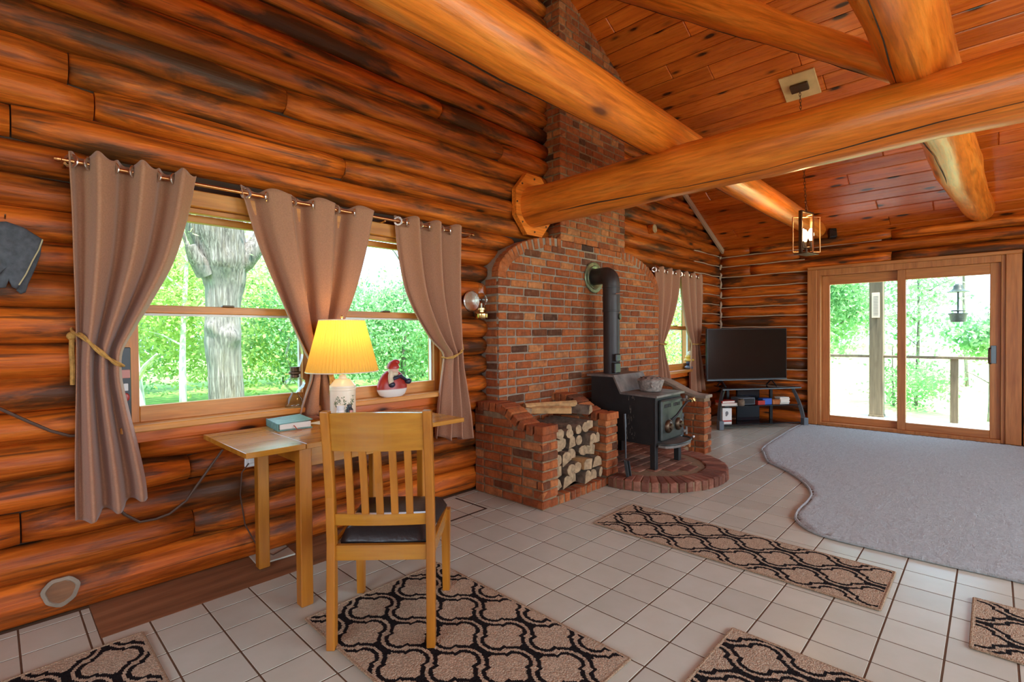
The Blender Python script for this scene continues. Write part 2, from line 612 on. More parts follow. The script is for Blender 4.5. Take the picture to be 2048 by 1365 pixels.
def leaf(name, c0, c1):
    t = NT(name)
    v = t.coords((1, 1, 1))
    n1 = t.noise(v, 1.3, 3)
    col = t.ramp(n1, [(.3, c0), (.7, c1)])
    d = t.n('ShaderNodeBsdfDiffuse')
    tr = t.n('ShaderNodeBsdfTranslucent')
    mx = t.n('ShaderNodeMixShader')
    mx.inputs[0].default_value = .45
    t.link(col, d.inputs[0])
    t.link(col, tr.inputs[0])
    t.link(d.outputs[0], mx.inputs[1])
    t.link(tr.outputs[0], mx.inputs[2])
    t.link(mx.outputs[0], t.out.inputs[0])
    return t.m


M['leaf'] = leaf('leaf_green', (.26, .48, .09), (.74, .84, .40))
M['leafcool'] = leaf('leaf_cool_green', (.12, .34, .13), (.46, .68, .38))
M['leafpale'] = leaf('leaf_pale_green', (.46, .60, .26), (.80, .85, .55))


def glass_mat(name, refl=.06, tint=(1, 1, 1)):
    t = NT(name)
    tr = t.n('ShaderNodeBsdfTransparent')
    tr.inputs[0].default_value = (*tint, 1)
    gl = t.n('ShaderNodeBsdfGlossy')
    gl.inputs['Roughness'].default_value = .02
    lw = t.n('ShaderNodeLayerWeight')
    lw.inputs[0].default_value = .25
    mx = t.n('ShaderNodeMixShader')
    t.link(t.math('ADD', t.math('MULTIPLY', lw.outputs['Fresnel'], refl * 2.5), refl * .15, True), mx.inputs[0])
    t.link(tr.outputs[0], mx.inputs[1])
    t.link(gl.outputs[0], mx.inputs[2])
    t.link(mx.outputs[0], t.out.inputs[0])
    return t.m


M['glass'] = glass_mat('window_glass', .018)
M['lampglass'] = glass_mat('lamp_glass', .16, (.95, .98, .95))
M['oil'] = glass_mat('font_glass', .22, (.90, .95, .93))


def emit(name, col, st):
    t = NT(name)
    e = t.n('ShaderNodeEmission')
    e.inputs[0].default_value = (*col, 1)
    e.inputs[1].default_value = st
    t.link(e.outputs[0], t.out.inputs[0])
    return t.m


M['bulb'] = emit('lit_bulb', (1.0, .72, .36), 14)
M['lampbulb'] = emit('lamp_bulb_glow', (1.0, .66, .28), 4)


def shade_mat():
    t = NT('pleated_shade')
    d = t.n('ShaderNodeBsdfDiffuse')
    d.inputs[0].default_value = (.74, .52, .16, 1)
    tr = t.n('ShaderNodeBsdfTranslucent')
    tr.inputs[0].default_value = (.86, .60, .15, 1)
    mx = t.n('ShaderNodeMixShader')
    mx.inputs[0].default_value = .6
    t.link(d.outputs[0], mx.inputs[1])
    t.link(tr.outputs[0], mx.inputs[2])
    t.link(mx.outputs[0], t.out.inputs[0])
    return t.m


M['shade'] = shade_mat()

# ------------------------------------------------------------------ setting: dimensions
YW = 2.96          # innermost face of the logs of the window wall
YC = 3.04          # their axis
XF = 7.66          # innermost face of the logs of the far wall
CZ, CX, SL = 2.455, 7.72, 0.472   # ceiling: z = CZ + SL*(CX-x)
RIDGE = 2.3


def ceil_z(x):
    return CZ + SL * (CX - x) if x > RIDGE else CZ + SL * (CX - RIDGE) - SL * (RIDGE - x)


W1 = (0.44, 2.36, 0.79, 1.985)
W2 = (5.80, 6.74, 0.72, 1.985)
SUR = (2.79, 5.43)      # brick surround
STK = (3.59, 4.69)      # chimney stack
YB = 2.82               # brick front

# ---- floor
fl = MB().box(-2.7, 7.9, -3.4, 3.2, -.12, -.0018).build('floor', M['grout'])
tag(fl, 'beige ceramic tile floor with brown grout', 'floor', kind='structure')
TX0, TY0, TP = 2.0648, 2.3283, 0.2
CARPET = [(7.50, 1.80), (7.39, 1.83), (6.9, 1.83), (6.276, 1.80), (5.85, 1.775), (5.60, 1.745), (5.47, 1.69), (5.30, 1.625), (5.108, 1.54), (4.98, 1.42), (4.858, 1.304), (4.68, 1.17), (4.484, 1.06),
          (4.36, 1.01), (4.236, .978), (4.05, .965), (3.886, .964), (3.761, .955), (3.65, .93), (3.547, .866), (3.475, .78), (3.445, .66), (3.447, .48), (3.455, .158), (3.47, -.114), (3.48, -1.2), (7.50, -1.2)]


def inside(poly, x, y):
    r = False
    j = len(poly) - 1
    for i in range(len(poly)):
        if (poly[i][1] > y) != (poly[j][1] > y) and x < (poly[j][0] - poly[i][0]) * (y - poly[i][1]) / (poly[j][1] - poly[i][1]) + poly[i][0]:
            r = not r
        j = i
    return r


tiles = []
for i in range(-24, 30):
    for j in range(-4, 30):
        x0, x1 = TX0 + i * TP, TX0 + (i + 1) * TP
        y1, y0 = TY0 - j * TP, TY0 - (j + 1) * TP
        if x1 > 7.62 or x0 < -2.6 or y0 < -3.3:
            continue
        y1 = min(y1, 2.985)
        if x0 < .30 < x1 and y1 > 2.66:
            if y0 < 2.6:
                tiles.append((-.15, .30, x1, y0, 2.645))
            x1 = .30                     # cut tiles beside the bare subfloor strip
        elif x1 > .30 and x0 < 2.0:
            y1 = min(y1, 2.645)          # bare subfloor strip along the wall
        if y1 - y0 < .02:
            continue
        cx, cy = (x0 + x1) / 2, (y0 + y1) / 2
        if all(inside(CARPET, a, b) for a in (x0, x1) for b in (y0, y1)):
            continue
        if 2.68 < x0 and x1 < 3.6 and y0 > 2.3:
            continue
        a = frame_uv((cx, cy, 0))
        vis = in_frame((cx, cy, 0), 110)
        tiles.append((-(1 / a[2] ** 2) if vis else 1.0, x0, x1, y0, y1))
tiles.sort()
tmesh = {}
rest = MB()
for k, (vis, x0, x1, y0, y1) in enumerate(tiles):
    g = .0034
    w, h = x1 - x0 - 2 * g, y1 - y0 - 2 * g
    if k < 300 and vis < 0:
        key = (round(w, 3), round(h, 3))
        if key not in tmesh:
            tmesh[key] = MB().box(-w / 2, w / 2, -h / 2, h / 2, -.01, 0, .0011).mesh('tile', M['tile'])
        add('tile', tmesh[key], fl, ((x0 + x1) / 2, (y0 + y1) / 2, -random.random() * .0006))
    else:
        rest.box(x0 + g, x1 - g, y0 + g, y1 - g, -.01, 0, .0011)
if rest.v:
    tag(rest.build('tile_field', M['tile'], fl), kind='stuff')
# bare strip, loose tile, cut tile with open joint
MB().box(.30, 2.0, 2.645, 3.02, -.01, -.0006, .0005).build('subfloor_strip', M['bare'], fl)
lt = MB().box(-.1, .1, -.1, .1, 0, .009, .002).build('loose_tile', M['tile'], loc=(1.085, 2.945, .0))
lt.rotation_euler = (0, 0, -.06)
tag(lt, 'loose cream tile lying under the rear table leg', 'tile')
MB().prism([(2.10, 2.585), (2.43, 2.585), (2.43, 2.93), (2.415, 2.93), (2.415, 2.60), (2.10, 2.60)], -.006, .0012, 'z').build('open_joint', M['darkback'], fl)

# ---- logs
J = [-.1, .004, .19, .345, .495, .632, .774, .914, 1.065, 1.215, 1.37, 1.518, 1.66, 1.80, 1.94, 2.083, 2.236, 2.385, 2.54, 2.70, 2.855, 3.0, 3.14, 3.275]
while J[-1] < 5.0:
    J.append(J[-1] + .147)


def log_mesh(L, ry, rz, seed, amp=1.0):
    rr = random.Random(seed)
    n = 14
    ns = max(4, int(L / .16))
    ph = [rr.uniform(0, 6.28) for _ in range(9)]
    kn = [(rr.uniform(0, L), rr.uniform(-1.2, 1.2), rr.uniform(.004, .011)) for _ in range(int(L * 1.4) + 1)]
    vs, fs = [], []
    for i in range(ns + 1):
        x = L * i / ns
        e = .012 if i in (0, ns) else 0
        wz = .0045 * amp * math.sin(x * 2.1 + ph[0]) + .003 * amp * math.sin(x * 5.3 + ph[1])
        wy = .005 * amp * math.sin(x * 1.7 + ph[2]) + .003 * amp * math.sin(x * 4.4 + ph[3])
        s = 1 + .03 * amp * math.sin(x * 1.3 + ph[4]) + .02 * amp * math.sin(x * 6.1 + ph[5])
        for k in range(n):
            an = 2 * PI * k / n
            c, q = math.cos(an), math.sin(an)
            r = s * (1 + .02 * amp * math.sin(3 * an + x * 2 + ph[6]) + .012 * amp * math.sin(5 * an - x * 3 + ph[7])) - e / .08
            b = 0
            for (kx, ka, kh) in kn:
                d2 = ((x - kx) / .09) ** 2 + ((an - PI - ka) / .35) ** 2
                if d2 < 6:
                    b += kh * math.exp(-d2)
            y = ry * r * c
            if c < -.02:
                y -= b
            vs.append((x, y + wy, rz * r * q + wz))
    for i in range(ns):
        for k in range(n):
            a, b = i * n + k, i * n + (k + 1) % n
            fs.append((a, a + n, b + n, b))
    fs.append(tuple(range(n)))
    fs.append(tuple(ns * n + k for k in range(n - 1, -1, -1)))
    m = MB()
    m.v, m.f, m.m = vs, fs, [0] * len(fs)
    return m


# backing wall with openings
bw = MB()


def wall_with_holes(mb, u0, u1, z0, z1, holes, put):
    us = sorted({u0, u1, *[h[0] for h in holes], *[h[1] for h in holes]})
    zs = sorted({z0, z1, *[h[2] for h in holes], *[h[3] for h in holes]})
    for a, b in zip(us, us[1:]):
        for c, d in zip(zs, zs[1:]):
            mu, mz = (a + b) / 2, (c + d) / 2
            if not any(h[0] < mu < h[1] and h[2] < mz < h[3] for h in holes):
                put(mb, a, b, c, d)


wall_with_holes(bw, -2.75, 7.95, -.12, 5.2, [W1, W2], lambda m, a, b, c, d: m.box(a, b, 3.035, 3.16, c, d))
wl = tag(bw.build('wall_left', M['darkback']), 'stained log wall with two curtained windows', 'wall', kind='structure')
FORCED = {17: [.263], 15: [.075], 18: [1.221], 16: [1.582], 20: [2.359], 3: [.08], 4: [.704], 2: [.718]}
rk = random.Random(11)
for k in range(1, len(J) - 1):
    z0, z1 = J[k], J[k + 1]
    zc = (z0 + z1) / 2
    xmax = min(7.7, CX - (zc - .06 - CZ) / SL) if zc > CZ - .1 else 7.7
    if xmax < 2.4:
        xmax = 2.4
    blocks = []
    for h in (W1, W2):
        if z0 < h[3] - .02 and z1 > h[2] + .02:
            blocks.append((h[0] - .02, h[1] + .02))
    if zc < 1.78:
        blocks.append((SUR[0] + .03, SUR[1] - .03))
    elif zc < 2.1:
        blocks.append((SUR[0] + .35, SUR[1] - .35))
    else:
        blocks.append((STK[0] + .03, STK[1] - .03))
    blocks.sort()
    iv, cur = [], -2.7
    for a, b in blocks:
        if a > cur:
            iv.append((cur, min(a, xmax)))
        cur = b
    if cur < xmax:
        iv.append((cur, xmax))
    fj = FORCED.get(k, [])
    for (a, b) in iv:
        if b - a < .04:
            continue
        cuts = [c for c in fj if a + .1 < c < b - .1]
        edge = [a] + cuts + [b]
        segs = []
        for p, q in zip(edge, edge[1:]):
            while q - p > 3.6:
                s_ = p + rk.uniform(1.7, 3.2)
                segs.append((p, s_))
                p = s_
            segs.append((p, q))
        for (p, q) in segs:
            L = q - p - .006
            if L < .03:
                continue
            ry = .085 + rk.uniform(-.006, .008)
            me = log_mesh(L, ry, (z1 - z0) / 2 * 1.075, rk.random(), 1.0 if z0 > .1 else .4).mesh('log', M['log'], 'all')
            add('log', me, wl, (p + .003, YC + rk.uniform(-.006, .006), zc))
# caulked joints of the far corner
for z in [.774, .914, 1.065, 1.215, 1.325, 1.48, 1.617, 1.757, 1.903, 2.07, 2.226, 2.37]:
    zz = min(J, key=lambda q: abs(q - z))
    pts = [(6.78 + .93 * t / 6, 2.992 + .004 * math.sin(t * 2 + z * 9), zz + .004 * math.sin(t * 1.7 + z * 5)) for t in range(7)]
    MB().tube(pts, .0085, 6).build('caulk_line', M['caulk'], wl, True)

# ---- far wall
FJ = [-.02, .145, .29, .43, .575, .717, .873, 1.02, 1.166, 1.315, 1.475, 1.617, 1.76, 1.905, 2.068, 2.226, 2.37, 2.50, 2.62]
DR = (-.10, 1.69, -.02, 2.06)
bw = MB()
wall_with_holes(bw, -3.4, 3.2, -.12, 2.7, [DR], lambda m, a, b, c, d: m.box(7.735, 7.86, a, b, c, d))
wf = tag(bw.build('wall_far', M['darkback']), 'log wall with sliding glass door', 'wall', kind='structure')
for k in range(len(FJ) - 1):
    z0, z1 = FJ[k], FJ[k + 1]
    zc = (z0 + z1) / 2
    if z0 > 2.04:
        iv = [(-3.3, -.6), (-.6, 1.9), (1.9, 2.98)] if k % 2 else [(-3.3, .9), (.9, 2.55), (2.55, 2.98)]
        ry = .085 if z0 < 2.2 else (.12 if z0 < 2.35 else .10)
    else:
        iv = [(1.80, 2.98)]
        ry = .075
    for (a, b) in iv:
        me = log_mesh(b - a - .004, ry, (z1 - z0) / 2 * 1.06, rk.random(), .7).mesh('log', M['logfar'], 'all')
        o = add('log', me, wf, None, mat4=Matrix.Translation((7.735, a + .002, zc)) @ Matrix.Rotation(PI / 2, 4, 'Z') @ Matrix.Rotation(PI, 4, 'X'))
        o.matrix_basis = Matrix.Translation((7.735, b - .002, zc)) @ Matrix.Rotation(-PI / 2, 4, 'Z')
    if .5 < z0 < 2.4:
        e = 1.80 if z0 < 2.04 else (1.85 if k % 2 else 1.0)
        pts = [(7.692 + .003 * math.sin(t + z0), 2.97 - (2.97 - e) * t / 8, z0 + .004 * math.sin(t * 1.9 + z0 * 7)) for t in range(9)]
        MB().tube(pts, .0085, 6).build('caulk_line', M['caulk'], wf, True)
MB().tube([(7.672 - .01 * math.cos(z * 42), 2.975 - .012 * math.sin(z * 42 + 1), z) for z in np.arange(1.3, 2.4, .035)], .016, 7).build('corner_caulk', M['caulk'], wf, True)
# board cladding right of the door
yb = -.235
k = 0
while yb > -3.3:
    w = .26
    MB().box(7.62, 7.70, yb - w, yb - .004, 0.0, 2.06, .004).build('plank', M['board'], wf)
    yb -= w
    k += 1

# ---- walls behind and beside the camera (with the windows that light the room)
HR = [(2.3, 5.5, .5, 2.5), (-.9, 1.3, .85, 2.35)]
bw = MB()
wall_with_holes(bw, -2.75, 7.95, -.12, 5.2, HR, lambda m, a, b, c, d: m.box(a, b, -3.45, -3.30, c, d))
tag(bw.build('wall_right', M['plank']), 'wooden wall with wide window openings', 'wall', kind='structure')
HB = [(-1.3, 1.7, .8, 2.4)]
bw = MB()
wall_with_holes(bw, -3.45, 3.2, -.12, 3.2, HB, lambda m, a, b, c, d: m.box(-2.75, -2.60, a, b, c, d))
tag(bw.build('wall_back', M['plank']), 'wooden wall behind the dining end', 'wall', kind='structure')

def plain_window(name, horizontal, a0, a1, z0, z1, at):
    def put(m, a, b, c, d, t0=.0, t1=.06):
        return m.box(a, b, at + t0, at + t1, c, d, .003) if horizontal else m.box(at + t0, at + t1, a, b, c, d, .003)
    m = MB()
    put(m, a0, a0 + .06, z0, z1)
    put(m, a1 - .06, a1, z0, z1)
    put(m, a0, a1, z0, z0 + .06)
    put(m, a0, a1, z1 - .06, z1)
    o = tag(m.build(name, M['trimz']), 'wooden window behind the viewer', 'window', kind='structure')
    n_ = 3
    for k in range(1, n_):
        c = a0 + (a1 - a0) * k / n_
        put(MB(), c - .03, c + .03, z0 + .06, z1 - .06).build('mullion', M['trimz'], o)
    for k in range(n_):
        c, d = a0 + (a1 - a0) * k / n_, a0 + (a1 - a0) * (k + 1) / n_
        put(MB(), c + .03, d - .03, z0 + .06, z1 - .06, .028, .032).build('pane', M['glass'], o)


plain_window('window_3', True, *HR[0], -3.40)
plain_window('window_4', True, *HR[1], -3.40)
plain_window('window_5', False, *HB[0], -2.70)

# ---- ceiling
ang = math.atan(SL)
rm = MB()
zr = ceil_z(RIDGE)
rm.prism([(CX + .35, ceil_z(CX + .35) + .03), (RIDGE, zr + .03), (RIDGE, zr + .2), (CX + .35, ceil_z(CX + .35) + .2)], -3.45, 3.2, 'y')
rm.prism([(RIDGE, zr + .03), (-2.8, ceil_z(-2.8) + .03), (-2.8, ceil_z(-2.8) + .2), (RIDGE, zr + .2)], -3.45, 3.2, 'y')
ce = tag(rm.build('ceiling', M['darkback']), 'cathedral ceiling of knotty pine planks', 'ceiling', kind='structure')
PW = .178
rp = random.Random(5)
sx, sz = -math.cos(ang), math.sin(ang)
row = 0
s0 = -.02
while True:
    xm = CX + s0 * sx
    if xm < RIDGE:
        break
    y = 2.99
    y -= rp.uniform(.3, 2.2)
    ys = [2.99, y]
    while y > -3.2:
        y -= rp.uniform(1.5, 2.9)
        ys.append(max(y, -3.3))
    for a, b in zip(ys, ys[1:]):
        L = a - b - .0015
        if L < .03:
            continue
        me = MB().box(0, L, -PW / 2 + .0026, PW / 2 - .0026, 0, .022, .007).mesh('plank', M['plank'])
        c = s0 + PW / 2
        px, pz = CX + c * sx, CZ + c * sz
        ex, ey = Vector((0, -1, 0)), Vector((sx, 0, sz))
        ez = ex.cross(ey)
        if ez.z < 0:
            ey = -ey
            ez = -ez
        mm = Matrix(((ex.x, ey.x, ez.x, px), (ex.y, ey.y, ez.y, a), (ex.z, ey.z, ez.z, pz), (0, 0, 0, 1)))
        add('plank', me, ce, None, mat4=mm)
    s0 += PW
    row += 1
m = MB()
m.prism([(RIDGE, zr + .001), (-2.7, ceil_z(-2.7) + .001), (-2.7, ceil_z(-2.7) + .029), (RIDGE, zr + .029)], -3.35, 3.0, 'y')
m.build('plank_field', M['plank'], ce)
# gable trim
g = .07
tr = MB().prism([(7.66, ceil_z(7.66) - .002), (STK[1] + .01, ceil_z(STK[1]) - .002), (STK[1] + .01, ceil_z(STK[1]) - g), (7.66, ceil_z(7.66) - g)], 2.915, 2.945, 'y').build('trim_1', M['caulk'])
tag(tr, 'pale trim board where gable meets ceiling', 'trim', kind='structure')


# ------------------------------------------------------------------ roof timbers
def timber(name, pts, rad, label, seed, n=20, seg=28, lump=1.0):
    """a peeled log through the given points, with knots and a drying crack"""
    rr = random.Random(seed)
    P = [Vector(p) for p in pts]
    path, rads = [], []
    for i in range(seg + 1):
        t = i / seg * (len(P) - 1)
        k = min(int(t), len(P) - 2)
        f = t - k
        a, b = P[max(k - 1, 0)], P[k]
        c, d = P[k + 1], P[min(k + 2, len(P) - 1)]
        q = .5 * ((2 * b) + (c - a) * f + (2 * a - 5 * b + 4 * c - d) * f * f + (3 * b - a - 3 * c + d) * f ** 3)
        path.append(q)
        r = rad[k] * (1 - f) + rad[k + 1] * f
        rads.append(r * (1 + lump * (.02 * math.sin(i * .9 + seed) + .015 * math.sin(i * 2.3 + seed * 2))))
    # local frame: x along the log
    ax = (P[-1] - P[0]).normalized()
    side = Vector((0, 0, 1)).cross(ax).normalized()
    upv = ax.cross(side)
    MW = Matrix(((ax.x, side.x, upv.x, P[0].x), (ax.y, side.y, upv.y, P[0].y), (ax.z, side.z, upv.z, P[0].z), (0, 0, 0, 1)))
    inv = MW.inverted()
    m = MB().tube([inv @ p for p in path], rads, n)
    vs = m.v
    for i in range(seg + 1):
        c = inv @ path[i]
        for k in range(n):
            p = Vector(vs[i * n + k])
            an = 2 * PI * k / n
            s = 1 + lump * (.015 * math.sin(2 * an + i * .5 + seed) + .012 * math.sin(3 * an - i * .7))
            vs[i * n + k] = tuple(c + (p - c) * s)
    me = m.mesh(name, M['beam'], 'all')
    me.set_sharp_from_angle(angle=math.radians(50))
    t = thing(name, (0, 0, 0), label, 'beam')
    t.matrix_basis = MW
    add('log', me, t)
    # drying crack: a thin dark wedge let into the surface facing the room
    side_a = rr.choice([2.5, 2.9, 3.4]) if name != 'tie_beam' else 3.7
    ck = MB()
    i0, i1 = int(seg * .12), int(seg * .93)
    pts_c = []
    for i in range(i0, i1):
        c = inv @ path[i]
        an = side_a + .16 * math.sin(i * .45 + seed)
        R = rads[i] * 1.0
        # ring directions match MB.tube: u = up, w = t x u
        d = Vector((0, -math.sin(an), math.cos(an)))
        pts_c.append(c + d * R * .992)
    ck.tube(pts_c, [.0012] + [.0035 + .0015 * math.sin(i * 1.3) for i in range(len(pts_c) - 2)] + [.0012], 5)
    ck.build('drying_crack', M['darkback'], t, False, world=False)
    return t


timber('cross_beam', [(3.31, 2.93, 2.345), (3.29, 1.8, 2.345), (3.30, .6, 2.36), (3.30, -1.0, 2.37), (3.30, -3.3, 2.37)], [.178, .165, .165, .178, .18],
       'thick peeled log beam crossing the room from the brick chimney', 3)
timber('tie_beam', [(-2.6, 1.66, 2.62), (.6, 1.66, 2.62), (2.0, 1.66, 2.605), (3.3, 1.66, 2.60), (5.2, 1.66, 2.585), (7.5, 1.66, 2.57)], [.16, .155, .145, .135, .125, .11],
       'long peeled log tie resting on the cross beam, beside the chimney', 5)
timber('tie_beam', [(-2.6, .30, 2.66), (1.5, .30, 2.65), (3.3, .275, 2.625), (4.6, .235, 2.59), (5.8, .20, 2.575), (7.6, .11, 2.58)], [.13, .13, .152, .142, .145, .13],
       'cracked log tie on the cross beam, ending above the glass door', 8, lump=1.8)
timber('roof_strut', [(3.36, .33, 2.60), (3.36, .78, 2.954), (3.36, 1.527, 3.531), (3.36, 2.72, 4.45)], [.068, .080, .118, .15],
       'slanting log strut rising from the cross beam towards the chimney', 13)
# faceted collar plate behind the cross beam end
c8 = [(3.315 + .285 * math.cos(a) * .88, 2.36 + .285 * math.sin(a)) for a in [math.radians(22.5 + 45 * k) for k in range(8)]]
t = thing('beam_collar', (3.31, 2.93, 2.36), 'octagonal wooden collar plate around the beam end on the log wall', 'collar')
MB().prism(c8, 2.895, 2.945, 'y').build('collar_board', M['beam'], t)
m = MB()
for a in range(0, 360, 45):
    m.lathe([(.0, 0), (.009, 0), (.007, .006), (0, .008)], 8, M=Matrix.Translation((3.315 + .22 * math.cos(math.radians(a)), 2.895, 2.36 + .23 * math.sin(math.radians(a)))) @ Matrix.Rotation(PI / 2, 4, 'X'))
m.build('bolt', M['bronze'], t)

# ------------------------------------------------------------------ brickwork
BR = random.Random(21)
BMESH = {}
BD = .085
for kind, L in (('full', .19), ('mid', .135), ('half', .088), ('row', .062)):
    BMESH[kind] = []
    for q in range(4):
        mb = MB().box(-L / 2, L / 2, -BD / 2, BD / 2, -.0275, .0275, .006)
        mb.v = [(x + BR.uniform(-.0028, .0028), y + BR.uniform(-.0016, .0016), z + BR.uniform(-.0026, .0026)) for x, y, z in mb.v]
        BMESH[kind].append((L, mb))


class Bricks:
    def __init__(self, mat, soot=None):
        self.soot = soot
        self.c = []
        self.mat = mat
        self.cache = {}

    def put(self, pos, ux, n, L, h=.057, uz=(0, 0, 1), jitter=1.0, d=BD):
        """pos: centre of the outer face; ux: along; n: outward normal"""
        kind = min(('full', 'mid', 'half', 'row'), key=lambda k: abs(BMESH[k][0][0] - L))
        q = BR.randrange(4)
        ux, n, uz = Vector(ux), Vector(n), Vector(uz)
        p = Vector(pos) + n * (BR.uniform(-.005, .004) * jitter - d / 2)
        sxx = L / BMESH[kind][q][0]
        ay = n * -1
        mm = Matrix(((ux.x * sxx, ay.x * d / BD, uz.x * h / .057, p.x), (ux.y * sxx, ay.y * d / BD, uz.y * h / .057, p.y), (ux.z * sxx, ay.z * d / BD, uz.z * h / .057, p.z), (0, 0, 0, 1)))
        mm = mm @ Matrix.Rotation(BR.uniform(-.016, .016) * jitter, 4, 'Z') @ Matrix.Rotation(BR.uniform(-.008, .008) * jitter, 4, 'Y')
        self.c.append((mm, kind, q, L * h))

    def course(self, a, b, z, at, ux, n, off, lens=None, h=.057, d=BD):
        """bricks from coordinate a to b along ux; at(u) gives the face position"""
        u = a
        first = True
        while u < b - .03:
            L = BR.choices((.19, .19, .135, .088), (6, 3, 1, 3))[0]
            if first and off:
                L = .092
            first = False
            if b - u < L + .06:
                L = b - u if b - u <= .21 else (b - u) / 2 - .005
            self.put(at(u + L / 2, z), ux, n, L, h, d=d)
            u += L + .012

    def commit(self, parent):
        def score(c):
            p = c[0].translation
            f = frame_uv(p)
            if f is None or not in_frame(p, 30):
                return 0
            return -c[3] / f[2] ** 2
        self.c.sort(key=score)
        restm = MB()
        for i, (mm, kind, q, _) in enumerate(self.c):
            if i < 300:
                tr_ = mm.translation
                sooty = self.soot is not None and abs(tr_.x - self.soot[0]) < .15 and abs(tr_.z - self.soot[1]) < .11
                if (kind, q, sooty) not in self.cache:
                    self.cache[(kind, q, sooty)] = BMESH[kind][q][1].mesh('brick', M['sootbrick'] if sooty else self.mat)
                o = bpy.data.objects.new('brick', self.cache[(kind, q, sooty)])
                COL.objects.link(o)
                o.parent = parent
                o.matrix_parent_inverse = basis(parent).inverted()
                o.matrix_basis = mm
            else:
                b = BMESH[kind][q][1]
                restm._put(b.v, b.f, 0, mm)
        if restm.v:
            tag(restm.build('brick_courses', self.mat, parent), kind='stuff')


CH = .0675
# arched surround
EA, EB = STK[0] - SUR[0] + .02, .40
EZ = 1.70


def sur_left(z, inset=0.0):
    """left edge of the surround at height z (inset measured inward)"""
    a, b = EA - inset, EB - inset
    if z <= EZ:
        return SUR[0] + inset
    q = min(1.0, (z - EZ) / b)
    return STK[0] + .02 - a * math.sqrt(max(0, 1 - q * q))


t = thing('brick_surround', (4.11, 2.9, 0), 'red brick wall with arched shoulders behind the wood stove', 'fireplace')
out = [(SUR[0], 0), (SUR[0], EZ)]
for k in range(1, 13):
    a = PI - PI / 2 * k / 12
    out.append((STK[0] + .02 + EA * math.cos(a), EZ + EB * math.sin(a)))
outr = [(SUR[0] + SUR[1] - x, z) for x, z in out[::-1]]
MB().prism([(x + (.006 if x < 4 else -.006), z - (.004 if z > 0 else 0)) for x, z in out + outr], YB + .009, 3.03, 'y').build('mortar_core', M['mortarcap'], t)
B = Bricks(M['brick'], (4.08, 1.99))
zc = .035
c = 0
while zc < 2.06:
    xl = sur_left(zc - .012, .10 if zc > EZ - .02 else 0)
    xr = SUR[0] + SUR[1] - xl
    if zc > .07:
        if zc < .50:
            B.course(3.44, 4.98, zc, lambda u, z: (u, YB, z), (1, 0, 0), (0, -1, 0), c % 2)
            B.course(5.15, xr, zc, lambda u, z: (u, YB, z), (1, 0, 0), (0, -1, 0), c % 2)
        else:
            B.course(xl + .006, xr - .006, zc, lambda u, z: (u, YB, z), (1, 0, 0), (0, -1, 0), c % 2)
    if zc < EZ:
        B.put((SUR[0], 2.915, zc), (0, -1, 0), (-1, 0, 0), .13 if c % 2 else .135)
        B.put((SUR[1], 2.915, zc), (0, 1, 0), (1, 0, 0), .13)
    zc += CH
    c += 1
for k in range(15):                       # soldier arches
    a = PI - (k + .5) / 15 * PI / 2
    ca, sa = math.cos(a), math.sin(a)
    nx, nz = ca / EA, sa / EB
    nl = math.hypot(nx, nz)
    nx, nz = nx / nl, nz / nl
    px, pz = STK[0] + .02 + EA * ca - nx * .047, EZ + EB * sa - nz * .047
    for s in (0, 1):
        x = px if s == 0 else SUR[0] + SUR[1] - px
        dx = nx if s == 0 else -nx
        B.put((x, YB, pz), (dx, 0, nz), (0, -1, 0), .092, .05, uz=Vector((-nz, 0, dx)))
B.commit(t)

# chimney stack
t = thing('brick_chimney', (4.14, 2.9, 2.1), 'square red brick chimney stack rising through the plank ceiling', 'chimney')
MB().box(STK[0] + .008, STK[1] - .008, YB + .009, 3.03, 2.085, 4.7).build('mortar_core', M['mortar'], t)
B = Bricks(M['brick'])
zc = 2.085 + .033
c = 0
while zc < 4.45:
    xr = min(STK[1], CX - (zc - CZ) / SL + .1)
    if xr - STK[0] > .15:
        B.course(STK[0], xr if xr < STK[1] else STK[1], zc, lambda u, z: (u, YB, z), (1, 0, 0), (0, -1, 0), c % 2)
    if c % 2:
        B.put((STK[0], YB + .1, zc), (0, -1, 0), (-1, 0, 0), .185)
    else:
        B.put((STK[0], YB + .046, zc), (0, -1, 0), (-1, 0, 0), .088)
        B.put((STK[0], YB + .146, zc), (0, -1, 0), (-1, 0, 0), .088)
    if zc < ceil_z(STK[1]):
        B.put((STK[1], YB + .1, zc), (0, 1, 0), (1, 0, 0), .185)
    zc += CH
    c += 1
B.commit(t)


# wood bin
def bin_top(y):
    """height of the bin's side walls"""
    t_ = max(0.0, min(1.0, (2.70 - y) / .33))
    return .715 - .13 * (t_ * t_ * (3 - 2 * t_))


